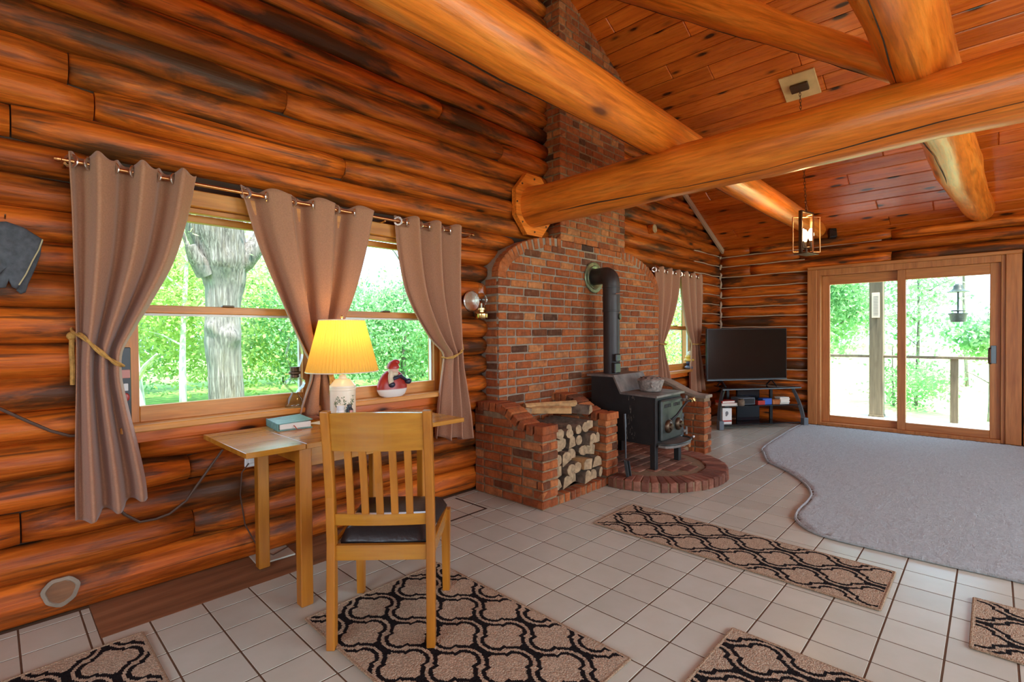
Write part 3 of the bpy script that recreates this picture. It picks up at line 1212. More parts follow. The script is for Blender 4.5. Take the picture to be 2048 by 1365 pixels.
t = thing('brick_wood_bin', (3.14, 2.6, 0), 'low red brick firewood bin with sloping side walls', 'wood bin')
X0, X1, X2, X3, YF = 2.65, 2.82, 3.45, 3.62, 2.255
core = MB()
for xa, xb in ((X0 + .009, X1 - .009), (X2 + .009, X3 - .009)):
    prof = [(YF + .009, 0), (2.96, 0)] + [(y, bin_top(y) - .06) for y in (2.96, 2.7, 2.62, 2.55, 2.5, 2.44, 2.37, YF + .009)]
    core.prism(prof, xa, xb, 'x')
core.box(X1 - .01, X2 + .01, YF + .009, YF + .1, 0, .062)
core.box(X1 - .01, X2 + .01, YF + .1, 2.84, 0, .03)
core.build('mortar_core', M['mortar'], t)
B = Bricks(M['brick'])
zc, c = .035, 0
while zc < .68:
    ya = YF
    ye = 2.955
    while ye > ya + .1 and bin_top(ya) - .066 < zc + .02:
        ya += .01
    if bin_top(YF) - .066 > zc + .02:
        ya = YF
    if ye - ya > .05:
        # left outer face, running from the wall to the front
        B.course(-ye, -ya, zc, lambda u, z: (X0, -u, z), (0, -1, 0), (-1, 0, 0), c % 2)
        B.course(ya, ye, zc, lambda u, z: (X3, u, z), (0, 1, 0), (1, 0, 0), c % 2)
        B.course(ya, 2.83, zc, lambda u, z: (X1, u, z), (0, 1, 0), (1, 0, 0), c % 2)
        B.course(-2.83, -ya, zc, lambda u, z: (X2, -u, z), (0, -1, 0), (-1, 0, 0), c % 2)
    if zc < .53:
        for xa, xb in ((X0, X1), (X2, X3)):
            if c % 2:
                B.put(((xa + xb) / 2, YF, zc), (1, 0, 0), (0, -1, 0), xb - xa - .004)
            else:
                L = (xb - xa - .014) / 2
                B.put((xa + L / 2 + .002, YF, zc), (1, 0, 0), (0, -1, 0), L)
                B.put((xb - L / 2 - .002, YF, zc), (1, 0, 0), (0, -1, 0), L)
    zc += CH
    c += 1
x = X1 + .045
while x < X2 - .03:                       # kerb of upright bricks across the opening
    B.put((x, YF, .033), (0, 0, 1), (0, -1, 0), .062, .056, uz=(-1, 0, 0))
    x += .068
for xa, xb in ((X0, X1), (X2, X3)):        # rowlock capping
    y = YF + .03
    B.put(((xa + xb) / 2, YF - .006, bin_top(YF) - .028), (1, 0, 0), (0, -1, 0), xb - xa + .004, .06)
    y = YF + .125
    while y < 2.94:
        sl = (bin_top(y + .03) - bin_top(y - .03)) / .06
        l = math.hypot(1, sl)
        B.put(((xa + xb) / 2, y, bin_top(y)), (1, 0, 0), (0, -sl / l, 1 / l), xb - xa + .006, .06, uz=(0, 1 / l, sl / l), d=.07)
        y += .068 / l
B.commit(t)

# hearth
t = thing('brick_hearth', (4.1, 2.24, 0), 'low half-round brick hearth under the wood stove', 'hearth')
HC, HRD, HH = (4.1, 2.24), .665, .082
poly = [(HC[0] + (HRD - .012) * math.cos(a), HC[1] + (HRD - .012) * math.sin(a)) for a in [PI + PI * k / 40 for k in range(41)]]
poly += [(4.97, 2.26), (4.97, 2.83), (X3 + .002, 2.83), (X3 + .002, 2.26)]
poly = [p for p in poly if not (p[0] < X3 and p[1] > 2.25)]
MB().prism(poly, 0, HH - .008, 'z').build('mortar_core', M['mortar'], t)
B = Bricks(M['brickhearth'])
n = 30
for k in range(n):
    a = PI + PI * (k + .5) / n
    d = Vector((math.cos(a), math.sin(a), 0))
    p = Vector((*HC, 0)) + d * HRD
    tx = Vector((-d.y, d.x, 0))
    # radial brick standing on edge; its outer end and its top both show
    B.put((p.x, p.y, HH / 2), (0, 0, 1), d, HH, .060, uz=-tx, d=.19, jitter=.6)
yy = 1.83
r_ = 0
while yy < 2.80:
    xx = 3.64 + (.1 if r_ % 2 else 0)
    while xx < 4.95:
        L = .19
        cx_, cy_ = xx + L / 2, yy + .045
        ok = cy_ > 2.26 or all(math.hypot(px - HC[0], py - HC[1]) < .463 for px in (cx_ - .09, cx_ + .09) for py in (cy_ - .045, cy_ + .045))
        if ok and cx_ + .095 < 4.97 and cx_ - .095 > X3:
            B.put((cx_, cy_, HH), (1, 0, 0), (0, 0, 1), L, .09, uz=(0, 1, 0), d=.05, jitter=.5)
        xx += .2
    yy += .1
    r_ += 1
B.commit(t)


# wing wall
def wing_top(y):
    t_ = max(0.0, min(1.0, (2.62 - y) / .45))
    return .745 - .145 * (t_ * t_ * (3 - 2 * t_))


t = thing('brick_wing_wall', (5.07, 2.45, 0), 'short brick wing wall with curved grey mortar top beside the stove', 'wall')
V0, V1, VF = 4.985, 5.145, 2.095
MB().prism([(VF + .009, 0), (2.84, 0)] + [(y, wing_top(y) - .02) for y in (2.84, 2.62, 2.5, 2.4, 2.3, 2.2, VF + .009)], V0 + .009, V1 - .009, 'x').build('mortar_core', M['mortar'], t)
ys = [2.84 - (2.84 - VF + .01) * k / 16 for k in range(17)]
MB().prism([(y, wing_top(y) + .004) for y in ys] + [(y, wing_top(y) - .026) for y in ys[::-1]], V0 - .004, V1 + .004, 'x').build('mortar_cap', M['mortarcap'], t)
MB().box(4.66, 4.78, 2.34, 2.44, .08, .52).build('pier_core', M['mortar'], t)
B = Bricks(M['brick'])
zc, c = .035, 0
while zc < .72:
    ya = VF
    while ya < 2.8 and wing_top(ya) - .028 < zc + .025:
        ya += .01
    if 2.82 - ya > .06:
        B.course(-2.82, -ya, zc, lambda u, z: (V0, -u, z), (0, -1, 0), (-1, 0, 0), c % 2)
        B.course(ya, 2.82, zc, lambda u, z: (V1, u, z), (0, 1, 0), (1, 0, 0), c % 2)
    if zc < wing_top(VF) - .04:
        if c % 2:
            B.put(((V0 + V1) / 2, VF, zc), (1, 0, 0), (0, -1, 0), V1 - V0)
        else:
            B.put((V0 + .038, VF, zc), (1, 0, 0), (0, -1, 0), .075)
            B.put((V1 - .038, VF, zc), (1, 0, 0), (0, -1, 0), .075)
    if .08 < zc < .5:
        B.put((4.72, 2.332, zc + .01), (1, 0, 0), (0, -1, 0), .125)
        B.put((4.652, 2.39, zc + .01), (0, -1, 0), (-1, 0, 0), .1)
    zc += CH
    c += 1
for k in range(4):
    B.put((4.81 + k * .05, 2.33 - k * .03, .075 + .02), (0, 0, 1), (0, -1, 0), .06, .045, uz=(-1, 0, 0))
B.commit(t)

# ------------------------------------------------------------------ firewood
FR = random.Random(33)


def firewood(center, w, h, L, y0, kind, rz=0, ry=0, label='', group='firewood stacked end-on in the brick bin', rx=0, tilt=0):
    n = 9
    if kind == 'round':
        pts = [(w / 2 * math.cos(2 * PI * k / n) * FR.uniform(.88, 1.06), h / 2 * math.sin(2 * PI * k / n) * FR.uniform(.88, 1.06)) for k in range(n)]
    elif kind == 'wedge':
        pts = [(-w / 2, -h / 2), (w / 2, -h / 2 * FR.uniform(.5, .9))] + [(w / 2 * math.cos(a) * 1.0, h / 2 * (-.3 + 1.3 * math.sin(a))) for a in (.5, 1.0, 1.6, 2.2)]
    else:
        pts = [(-w / 2, -h / 2 * FR.uniform(.6, 1)), (w / 2 * FR.uniform(.7, 1), -h / 2), (w / 2, h / 2 * FR.uniform(.3, 1)), (-w / 4 * FR.uniform(.2, 1), h / 2), (-w / 2, h / 4)]
    m = MB()
    t = thing('firewood_log', (center[0], y0, center[1]) if len(center) == 2 else center, label, 'firewood', group)
    t.rotation_euler = (rx, ry, rz)
    side = M['firebark'] if kind != 'split' or FR.random() < .3 else M['splitwood']
    cs, sn = math.cos(tilt), math.sin(tilt)
    pts = [(x * cs - z * sn, x * sn + z * cs) for x, z in pts]
    m.prism([(x, z) for x, z in pts], .004, L - .004, 'y')
    m.build('bark' if side is M['firebark'] else 'split_side', side, t, False, world=False)
    for ya in (0, L - .006):
        MB().prism([(x * .985, z * .985) for x, z in pts], ya, ya + .006, 'y').build('cut_end', M['woodend'], t, False, world=False)


ORD = ['first', 'second', 'third', 'fourth', 'fifth', 'sixth', 'seventh', 'eighth', 'ninth']
ROWN = ['lowest row', 'second row up', 'third row up', 'fourth row up', 'top row', 'topmost row']
LOOK = {'round': 'round bark-covered log', 'split': 'pale split log', 'wedge': 'wedge-shaped log with bark back'}
z = .115
for rowi in range(5):
    hgt = FR.uniform(.088, .106)
    x = 2.835
    ci = 0
    while x < 3.40:
        w = FR.uniform(.08, .135)
        if 3.435 - x < w + .05:
            w = 3.432 - x
        kind = FR.choice(['round', 'split', 'wedge', 'split', 'round'])
        firewood((x + w / 2, z + FR.uniform(-.006, .006)), w * .95, hgt * FR.uniform(.86, 1.0), .40, 2.275 + FR.uniform(0, .10), kind,
                 label='%s, %s from window side, %s of firewood' % (LOOK[kind], ORD[ci], ROWN[rowi]), rz=FR.uniform(-.03, .03), tilt=FR.uniform(-.3, .3))
        x += w
        ci += 1
    z += hgt * .97
LB = 'loose firewood stick on top of the bin stack'
firewood((2.90, 2.62, .635), .075, .055, .34, 0, 'split', rz=-.75, label='grey weathered firewood stick at the near end of the bin top', group=None)
firewood((3.36, 2.50, .66), .06, .055, .46, 0, 'split', rz=1.15, label='pale straight firewood stick lying crosswise over the bin', group=None)
firewood((3.20, 2.42, .635), .09, .06, .36, 0, 'split', rz=.7, label='broad pale split log lying slanted on the bin stack', group=None)
firewood((3.38, 2.36, .62), .07, .075, .36, 0, 'wedge', rz=.2, label='bark-backed log on the bin stack against the stove-side wall', group=None)

# ------------------------------------------------------------------ wood stove
t = thing('wood_stove', (4.1, 2.35, HH), 'black step-top cast iron wood stove on the brick hearth', 'stove')
sx0, sx1 = 3.865, 4.345
prof = [(2.05, .285), (2.69, .285), (2.69, .845), (2.45, .845), (2.375, .700), (2.05, .690)]
MB().prism(prof, sx0, sx1, 'x').build('body', M['iron'], t)
top = [(2.725, .847), (2.445, .847), (2.372, .702), (2.02, .692), (2.02, .710), (2.365, .720), (2.437, .866), (2.725, .866)]
MB().prism(top, sx0 - .022, sx1 + .022, 'x').build('top_plate', M['stovetop'], t)
for (x, y) in ((sx0 + .02, 2.07), (sx1 - .02, 2.07), (sx0 + .02, 2.66), (sx1 - .02, 2.66)):
    MB().box(x - .025, x + .025, y - .025, y + .025, HH, .30, .004).build('leg', M['iron'], t)
MB().box(sx0 - .004, sx0 + .03, 2.04, 2.06, .285, .70, .003).build('corner_strip', M['iron'], t)
door = MB().box(sx0 + .055, sx1 - .03, 2.012, 2.05, .315, .665, .012).build('door', M['irongreen'], t)
for cx_ in (4.02, 4.21):
    MB().lathe([(.0, 0), (.056, 0), (.056, .012), (.045, .026), (.03, .030), (.026, .045), (.0, .047)], 24, M=Matrix.Translation((cx_, 2.012, .435)) @ Matrix.Rotation(PI / 2, 4, 'X')).build('draft_knob', M['bronze'], door, True)
MB().tube([(4.02 + .062 * math.cos(a), 2.0, .435 + .062 * math.sin(a)) for a in [-.6 + 2.0 * k / 12 for k in range(13)]], .006, 8).build('trim_ring', M['chrome'], door, True)
for gi, gx in enumerate((3.965, 4.135)):
    for q in range(4):
        w = .022
        MB().box(gx + q * .031, gx + q * .031 + w, 2.007, 2.014, .598, .628, .003).build('cast_letter', M['iron'], door)
        if q % 2 == 0:
            MB().box(gx + q * .031 + .007, gx + q * .031 + .014, 2.005, 2.009, .606, .620, .001).build('cast_letter', M['irongreen'], door)
MB().tube([(4.06, 1.995, .49), (4.10, 1.965, .53), (4.18, 1.945, .60), (4.235, 1.935, .635), (4.29, 1.93, .64)], [.010, .010, .009, .009, .009], 10).build('handle_rod', M['iron'], door, True)
m = MB()
hx = [(4.285 + .085 * k / 40, 1.93, .64) for k in range(41)]
m.tube([(p[0], p[1] + .016 * math.cos(k * 1.3), p[2] + .016 * math.sin(k * 1.3)) for k, p in enumerate(hx)], .0055, 6)
m.build('coil_grip', M['brass'], door, True)
for zz in (.635, .355):
    MB().box(sx1 - .04, sx1 + .03, 1.995, 2.02, zz - .012, zz + .012, .004).tube([(sx1 + .01, 2.0, zz - .035), (sx1 + .01, 2.0, zz + .035)], .011, 10).build('hinge', M['stovetop'], door, True)
sh = [(sx0 + .04, 2.05)] + [(4.10 + .23 * math.cos(a), 2.02 - .13 * abs(math.sin(a)) ** .6) for a in [PI + PI * k / 12 for k in range(13)]] + [(sx1 - .01, 2.05)]
MB().prism(sh, .275, .30, 'z').build('ash_shelf', M['stovetop'], t)
MB().tube([(p[0], p[1], .304) for p in sh[1:-1]], .009, 8).build('shelf_rim', M['irongreen'], t, True)
# white lime streaks on the side panel (real residue)
m = MB()
sr = random.Random(8)
for q in range(26):
    yy = 2.28 + sr.uniform(-.045, .045)
    zz = sr.uniform(.32, .69)
    l_, w_ = sr.uniform(.01, .045), sr.uniform(.0008, .0028)
    dy = sr.uniform(-.006, .006)
    x_ = sx0 - .0006
    m._put([(x_, yy - w_, zz - l_ / 2), (x_, yy + w_, zz - l_ / 2), (x_, yy + dy + w_ * .4, zz + l_ / 2), (x_, yy + dy - w_ * .4, zz + l_ / 2)], [(0, 1, 2, 3)])
tag(m.build('lime_streak', M['dustiron'], t), kind='stuff')

# stove pipe
t = thing('stove_pipe', (4.03, 2.56, .866), 'black elbowed stove pipe entering the brick wall', 'stove pipe')
PX, PY, PR = 4.03, 2.575, .076
MB().tube([(PX, PY, .866), (PX, PY, 1.45)], PR, 28).build('lower_pipe', M['pipe'], t, True)
pts = [(PX, PY, 1.44), (PX, PY, 1.70)]
for k in range(1, 9):
    a = PI / 2 * k / 8
    pts.append((PX + .075 * (1 - math.cos(a)) * .55, PY + .09 * (1 - math.cos(a)), 1.70 + .09 * math.sin(a)))
pts.append((PX + .075, YB + .02, 1.79))
MB().tube(pts, [PR + .003] * len(pts), 28).build('elbow', M['pipe'], t, True)
for zz in (1.44, 1.66):
    MB().lathe([(PR + .001, 0), (PR + .006, .003), (PR + .006, .012), (PR + .001, .015)], 28, (PX, PY, zz), cap=False).build('crimp_band', M['pipe'], t, True)
Mf = Matrix.Translation((4.10, YB, 1.785)) @ Matrix.Rotation(PI / 2, 4, 'X')
MB().lathe([(.085, -.02), (.150, 0), (.154, .006), (.146, .014), (.118, .014), (.112, .022), (.100, .022), (.085, .01)], 36, M=Mf).build('thimble', M['thimble'], t, True)
MB().lathe([(0, 0), (.028, 0), (.028, .01), (.0, .012)], 20, M=Matrix.Translation((PX + .02, PY - PR - .0, 1.395)) @ Matrix.Rotation(PI / 2, 4, 'X') @ Matrix.Rotation(.3, 4, 'Y')).build('gauge', M['thimble'], t, True)
MB().box(PX - .10, PX - .005, PY - PR - .028, PY - PR + .02, .875, .97, .008).box(PX - .09, PX - .015, PY - PR - .034, PY - PR, .98, 1.05, .008).build('damper_box', M['black'], t)
MB().tube([(PX - .06, PY - PR - .01, 1.60), (PX - .02, PY - PR - .06, 1.605)], .006, 8).build('damper_handle', M['chrome'], t, True)

# steamer pot
t = thing('steamer_pot', (4.10, 2.215, .718), 'mottled dusty cast iron steamer pot on the stove top', 'pot')
c = (4.10, 2.215, .718)
MB().lathe([(.082, 0), (.092, .008), (.105, .055), (.117, .095), (.113, .097), (.10, .06), (.0, .05)], 32, c).build('bowl', M['dustiron'], t, True)
lid = MB().lathe([(.119, .097), (.116, .106), (.080, .124), (.045, .134), (.0, .137)], 32, c).build('lid', M['dustiron'], t, True)
for k in range(10):
    a = 2 * PI * k / 10
    p = Vector((c[0] + .085 * math.cos(a), c[1] + .085 * math.sin(a), c[2] + .123))
    MB().box(-.011, .011, -.004, .004, -.004, .004, .001, M=Matrix.Translation(p) @ Matrix.Rotation(a + PI / 2, 4, 'Z')).build('lid_slot', M['iron'], lid)
MB().tube([(c[0] - .10 + .0 * k, c[1] - .075 + .012 * math.sin(k), c[2] + .045 + .011 * k) for k in range(4)], .009, 8).build('ear', M['dustiron'], t, True)

# ash bucket, hearth tools
t = thing('ash_can', (4.90, 2.30, HH), 'tall grey metal ash can between stove and wing wall', 'can')
MB().lathe([(0, 0), (.042, 0), (.046, .01), (.046, .30), (.052, .30), (.052, .33), (.045, .335), (.0, .33)], 24, (4.90, 2.33, HH)).build('canister', M['ash'], t, True)
MB().tube([(4.90, 2.275, .16), (4.93, 2.235, .155), (4.98, 2.215, .175)], .006, 8).build('handle_wire', M['black'], t, True)
MB().tube([(4.97, 2.215, .17), (5.01, 2.195, .185)], .012, 10).build('grip', M['whiteplastic'], t, True)
t = thing('ash_shovel', (3.50, 2.17, HH), 'black fireplace shovel leaning on the brick bin by the stove', 'shovel')
MB().tube([(3.635, 2.20, .54), (3.62, 2.185, .40), (3.565, 2.15, .22)], [.010, .008, .007], 10).build('handle', M['black'], t, True)
MB().tube([(3.64, 2.203, .57), (3.628, 2.19, .46)], .013, 10).build('grip', M['black'], t, True)
Ms = Matrix(((.94, -.30, .15, 3.545), (.25, .93, .25, 2.13), (-.2, -.2, .95, .155), (0, 0, 0, 1)))
MB().box(-.038, .038, -.004, .004, -.075, .06, .003, M=Ms).box(-.044, -.036, -.02, .004, -.075, .05, .002, M=Ms).box(.036, .044, -.02, .004, -.075, .05, .002, M=Ms).build('scoop', M['iron'], t)
# ------------------------------------------------------------------ windows and door
def window(name, w, label, mull):
    """double hung window in the log wall; w = opening (x0, x1, z0, z1)"""
    x0, x1, z0, z1 = w
    root = MB()
    root.box(x0, x0 + .022, 2.975, 3.14, z0, z1, .002)
    root.box(x1 - .022, x1, 2.975, 3.14, z0, z1, .002)
    root.box(x0, x1, 2.975, 3.14, z1 - .02, z1, .002)
    root.box(x0, x1, 3.0, 3.14, z0, z0 + .02, .002)
    o = tag(root.build(name, M['trimz']), label, 'window', kind='structure')
    MB().box(x0 - .005, x1 + .005, 2.925, 2.985, z1 - .085, z1 - .002, .004).build('head_casing', M['trimx'], o)
    MB().box(x0, x1, 2.955, 3.0, z1 - .112, z1 - .087, .003).build('head_stop', M['trimx'], o)
    MB().box(x0 - .03, x1 + .03, 2.885, 3.03, z0, z0 + .032, .005).build('sill', M['trimx'], o)
    MB().box(x0 + .0, x1 - .0, 2.945, 2.975, z0 - .06, z0, .004).build('apron', M['plank'], o)
    xs = [x0 + .022] + [q for m_ in mull for q in (m_ - .05, m_ + .05)] + [x1 - .022]
    for m_ in mull:
        MB().box(m_ - .05, m_ + .05, 2.985, 3.12, z0 + .02, z1 - .02, .004).build('mullion', M['trimz'], o)
    zr_ = z0 + .585
    for a, b in zip(xs[::2], xs[1::2]):
        for part, (za, zb, yy) in (('lower_sash', (z0 + .03, zr_ + .02, 3.01)), ('upper_sash', (zr_ - .005, z1 - .10, 3.06))):
            bt = .078 if part == 'lower_sash' else .03
            tp = .038
            s_ = MB().box(a, a + .042, yy, yy + .045, za, zb, .003).build(part, M['trimz'], o)
            MB().box(b - .042, b, yy, yy + .045, za, zb, .003).build('stile', M['trimz'], s_)
            MB().box(a + .042, b - .042, yy, yy + .045, za, za + bt, .003).build('rail', M['trimx'], s_)
            MB().box(a + .042, b - .042, yy, yy + .045, zb - tp, zb, .003).build('rail', M['trimx'], s_)
            MB().box(a + .042, b - .042, yy + .02, yy + .024, za + bt, zb - tp).build('pane', M['glass'], s_)
            if part == 'lower_sash':
                MB().box(a + .042, b - .042, yy + .026, yy + .05, zb - tp - .012, zb - tp + .001, .001).build('weather_strip', M['whiteplastic'], s_)
                MB().box((a + b) / 2 - .03, (a + b) / 2 + .03, yy - .002, yy + .03, zb, zb + .012, .004).build('sash_lock', M['bronze'], s_)
                MB().box(b - .052, b - .042, yy + .025, yy + .05, za + bt, zb - tp, .001).build('weather_strip', M['whiteplastic'], s_)
    return o


window('window_1', W1, 'wide double hung wooden window pair', [1.40])
window('window_2', W2, 'small double hung wooden window beside the corner', [])

dm = MB()
dm.box(7.64, 7.84, 1.655, 1.69, 0, 2.06, .003)
dm.box(7.64, 7.84, -.10, -.065, 0, 2.06, .003)
dm.box(7.64, 7.84, -.065, 1.655, 1.985, 2.06, .003)
dm.box(7.64, 7.84, -.065, 1.655, -.01, .035, .003)
d1 = tag(dm.build('door_1', M['doorz']), 'two-panel sliding glass door in wooden frame', 'door', kind='structure')
for nm, y0, y1, xx in (('fixed_panel', .765, 1.655, 7.755), ('sliding_panel', -.065, .845, 7.685)):
    gy0, gy1 = (.845, 1.57) if nm == 'fixed_panel' else (.024, .763)
    s_ = MB().box(xx, xx + .05, gy1, y1, .035, 1.985, .004).build(nm, M['doorz'], d1)
    MB().box(xx, xx + .05, y0, gy0, .035, 1.985, .004).build('stile', M['doorz'], s_)
    MB().box(xx, xx + .05, gy0, gy1, .035, .122, .004).build('rail', M['trimy'], s_)
    MB().box(xx, xx + .05, gy0, gy1, 1.862, 1.985, .004).build('rail', M['trimy'], s_)
    MB().box(xx + .022, xx + .026, gy0, gy1, .122, 1.862).build('pane', M['glass'], s_)
    if nm == 'sliding_panel':
        MB().box(xx - .012, xx, -.03, .015, .87, 1.07, .004).build('handle_plate', M['ash'], s_)
        MB().tube([(xx - .006, .012, 1.04)] + [(xx - .05 * math.sin(a), .03, .955 + .085 * math.cos(a)) for a in [PI * k / 10 for k in range(11)]] + [(xx - .006, .012, .87)], .009, 8).build('handle', M['bronze'], s_, True)
MB().box(7.615, 7.66, 1.69, 1.80, 0, 2.06, .005).build('casing', M['doorz'], d1)
MB().box(7.615, 7.66, -.225, -.10, 0, 2.06, .005).build('casing', M['doorz'], d1)
MB().box(7.615, 7.66, -.225, 1.80, 2.06, 2.10, .005).build('casing', M['trimy'], d1)

# ------------------------------------------------------------------ carpet and rugs
t = thing('carpet', (5.4, .4, 0), 'large beige shag carpet with wavy edge before the glass door', 'carpet')
n = len(CARPET)
cp = []
for i in range(n):                           # smooth the outline
    p0, p1, p2, p3 = (CARPET[(i + k - 1) % n] for k in range(4))
    sub = 4 if 1 <= i <= 24 else 1
    for k in range(sub):
        f = k / sub
        if sub == 1:
            cp.append(p1)
        else:
            cp.append(tuple(.5 * (2 * b + (c_ - a) * f + (2 * a - 5 * b + 4 * c_ - d) * f * f + (3 * b - a - 3 * c_ + d) * f ** 3) for a, b, c_, d in zip(p0, p1, p2, p3)))
MB().prism(cp, .001, .007, 'z').build('backing', M['carpetedge'], t)
# pile: a fine grid clipped to the outline
st = .017
vs, fs, idx = [], [], {}
rc = np.random.default_rng(3)


def inset_ok(x, y):
    return inside(cp, x, y) and all(inside(cp, x + dx, y + dy) for dx, dy in ((.012, 0), (-.012, 0), (0, .012), (0, -.012)))


nx, ny = int((7.5 - 3.42) / st), int((1.86 + 1.19) / st)
okg = [[inside(cp, 3.42 + i * st, -1.19 + j * st) for j in range(ny + 1)] for i in range(nx + 1)]
for i in range(nx):
    for j in range(ny):
        if okg[i][j] and okg[i + 1][j] and okg[i][j + 1] and okg[i + 1][j + 1]:
            q = []
            for a, b in ((i, j), (i + 1, j), (i + 1, j + 1), (i, j + 1)):
                if (a, b) not in idx:
                    edge = not all(0 <= a + da <= nx and 0 <= b + db <= ny and okg[a + da][b + db] for da in (-1, 0, 1) for db in (-1, 0, 1))
                    idx[(a, b)] = len(vs)
                    h = .013 if edge else .020 + rc.uniform(-.0028, .0028)
                    vs.append((3.42 + a * st + rc.uniform(-.004, .004), -1.19 + b * st + rc.uniform(-.005, .005), h))
                q.append(idx[(a, b)])
            fs.append(tuple(q))
pm = MB()
pm.v, pm.f, pm.m = vs, fs, [0] * len(fs)
pm.build('pile', M['carpet'], t, 'all')
# soft pile rim following the outline
rim = [p for p in cp if p[1] > -1.1 and p[0] < 7.46]
MB().tube([(x, y, .010) for x, y in rim], .009, 8, True).build('pile_edge', M['carpet'], t, True)


def rug_pattern(x, y, p0):
    """true where the black yarn is; staggered quatrefoil trellis"""
    u, v = x - p0[0], y - p0[1]
    a = (u / .128 - v / .147) / 2
    b = (u / .128 + v / .147) / 2
    a = a - np.round(a)
    b = b - np.round(b)
    D = np.full(a.shape, 9.0)
    r = .376
    for (i, j) in ((0, 0), (1, 0), (-1, 0), (0, 1), (0, -1)):
        aa, bb = a - i, b - j
        D = np.minimum(D, np.where(aa + bb > .40, np.abs(np.hypot(aa - .16, bb - .16) - r), 9))
        D = np.minimum(D, np.where(aa + bb < -.40, np.abs(np.hypot(aa + .16, bb + .16) - r), 9))
    dm_ = np.minimum(np.abs(a) + np.abs(np.abs(b) - .5), np.abs(np.abs(a) - .5) + np.abs(b))
    chan = (D < .034) | (dm_ < .095)
    cd_ = np.hypot(np.abs(a) - .5, np.abs(b) - .5)
    neck = (cd_ < .265) & ((a * b < 0) | (np.hypot(np.abs(a) - .16, np.abs(b) - .16) > r))
    black = (D < .122) | (dm_ < .19) | neck
    return black & ~chan


def rug(name, x0, x1, y0, y1, p0, label, rot=0.0):
    t = thing(name, ((x0 + x1) / 2, (y0 + y1) / 2, 0), label, 'rug', 'trellis pattern jute rugs on the tile floor')
    c = .0055
    nx, ny = int(round((x1 - x0) / c)), int(round((y1 - y0) / c))
    xs, ys = np.linspace(x0, x1, nx + 1), np.linspace(y0, y1, ny + 1)
    X, Y = np.meshgrid(xs, ys, indexing='ij')
    rg = np.random.default_rng(1)
    Z = .0075 + rg.uniform(-.0007, .0007, X.shape)
    V = np.stack([X, Y, Z], -1).reshape(-1, 3)
    I = np.arange((nx + 1) * (ny + 1)).reshape(nx + 1, ny + 1)
    Fq = np.stack([I[:-1, :-1], I[1:, :-1], I[1:, 1:], I[:-1, 1:]], -1).reshape(-1, 4)
    cx_, cy_ = (X[:-1, :-1] + X[1:, 1:]) / 2, (Y[:-1, :-1] + Y[1:, 1:]) / 2
    pat = rug_pattern(cx_, cy_, p0)
    bd = (cx_ < x0 + .009) | (cx_ > x1 - .009) | (cy_ < y0 + .009) | (cy_ > y1 - .009)
    pat = pat & ~bd
    me = bpy.data.meshes.new('woven_field')
    me.from_pydata(V.tolist(), [], Fq.tolist())
    me.materials.append(M['jute'])
    me.materials.append(M['rugblack'])
    me.polygons.foreach_set('material_index', pat.astype(np.int32).ravel())
    me.update()
    add('woven_field', me, t, world=True)
    MB().box(x0, x1, y0, y1, .0005, .0068, .001).build('backing', M['rughem'], t)
    for (a, b, c_, d) in ((x0 - .004, x0 + .007, y0, y1), (x1 - .007, x1 + .004, y0, y1), (x0, x1, y0 - .004, y0 + .007), (x0, x1, y1 - .007, y1 + .004)):
        MB().box(a, b, c_, d, .0008, .0092, .003).build('hem', M['rughem'], t)
    return t


rug('jute_rug', .93, 1.66, .985, 2.155, (1.433, 1.729), 'jute rug with black quatrefoil trellis under the wooden chair')
rug('jute_rug', 2.70, 3.185, .355, 1.865, (2.944, 1.72), 'narrow trellis runner rug between the hearth and the open tile floor')
rug('jute_rug', 2.62, 3.12, -1.3, .06, (2.87, -.10), 'trellis rug cut off by the photo edge, next to the shag carpet')
rug('jute_rug', 1.38, 2.122, -.45, .778, (1.99, .63), 'trellis rug at the bottom edge, nearest the runner rug')
rug('jute_rug', -.32, .424, 1.38, 2.557, (.30, 2.41), 'trellis rug in the bottom corner by the bare floor strip')


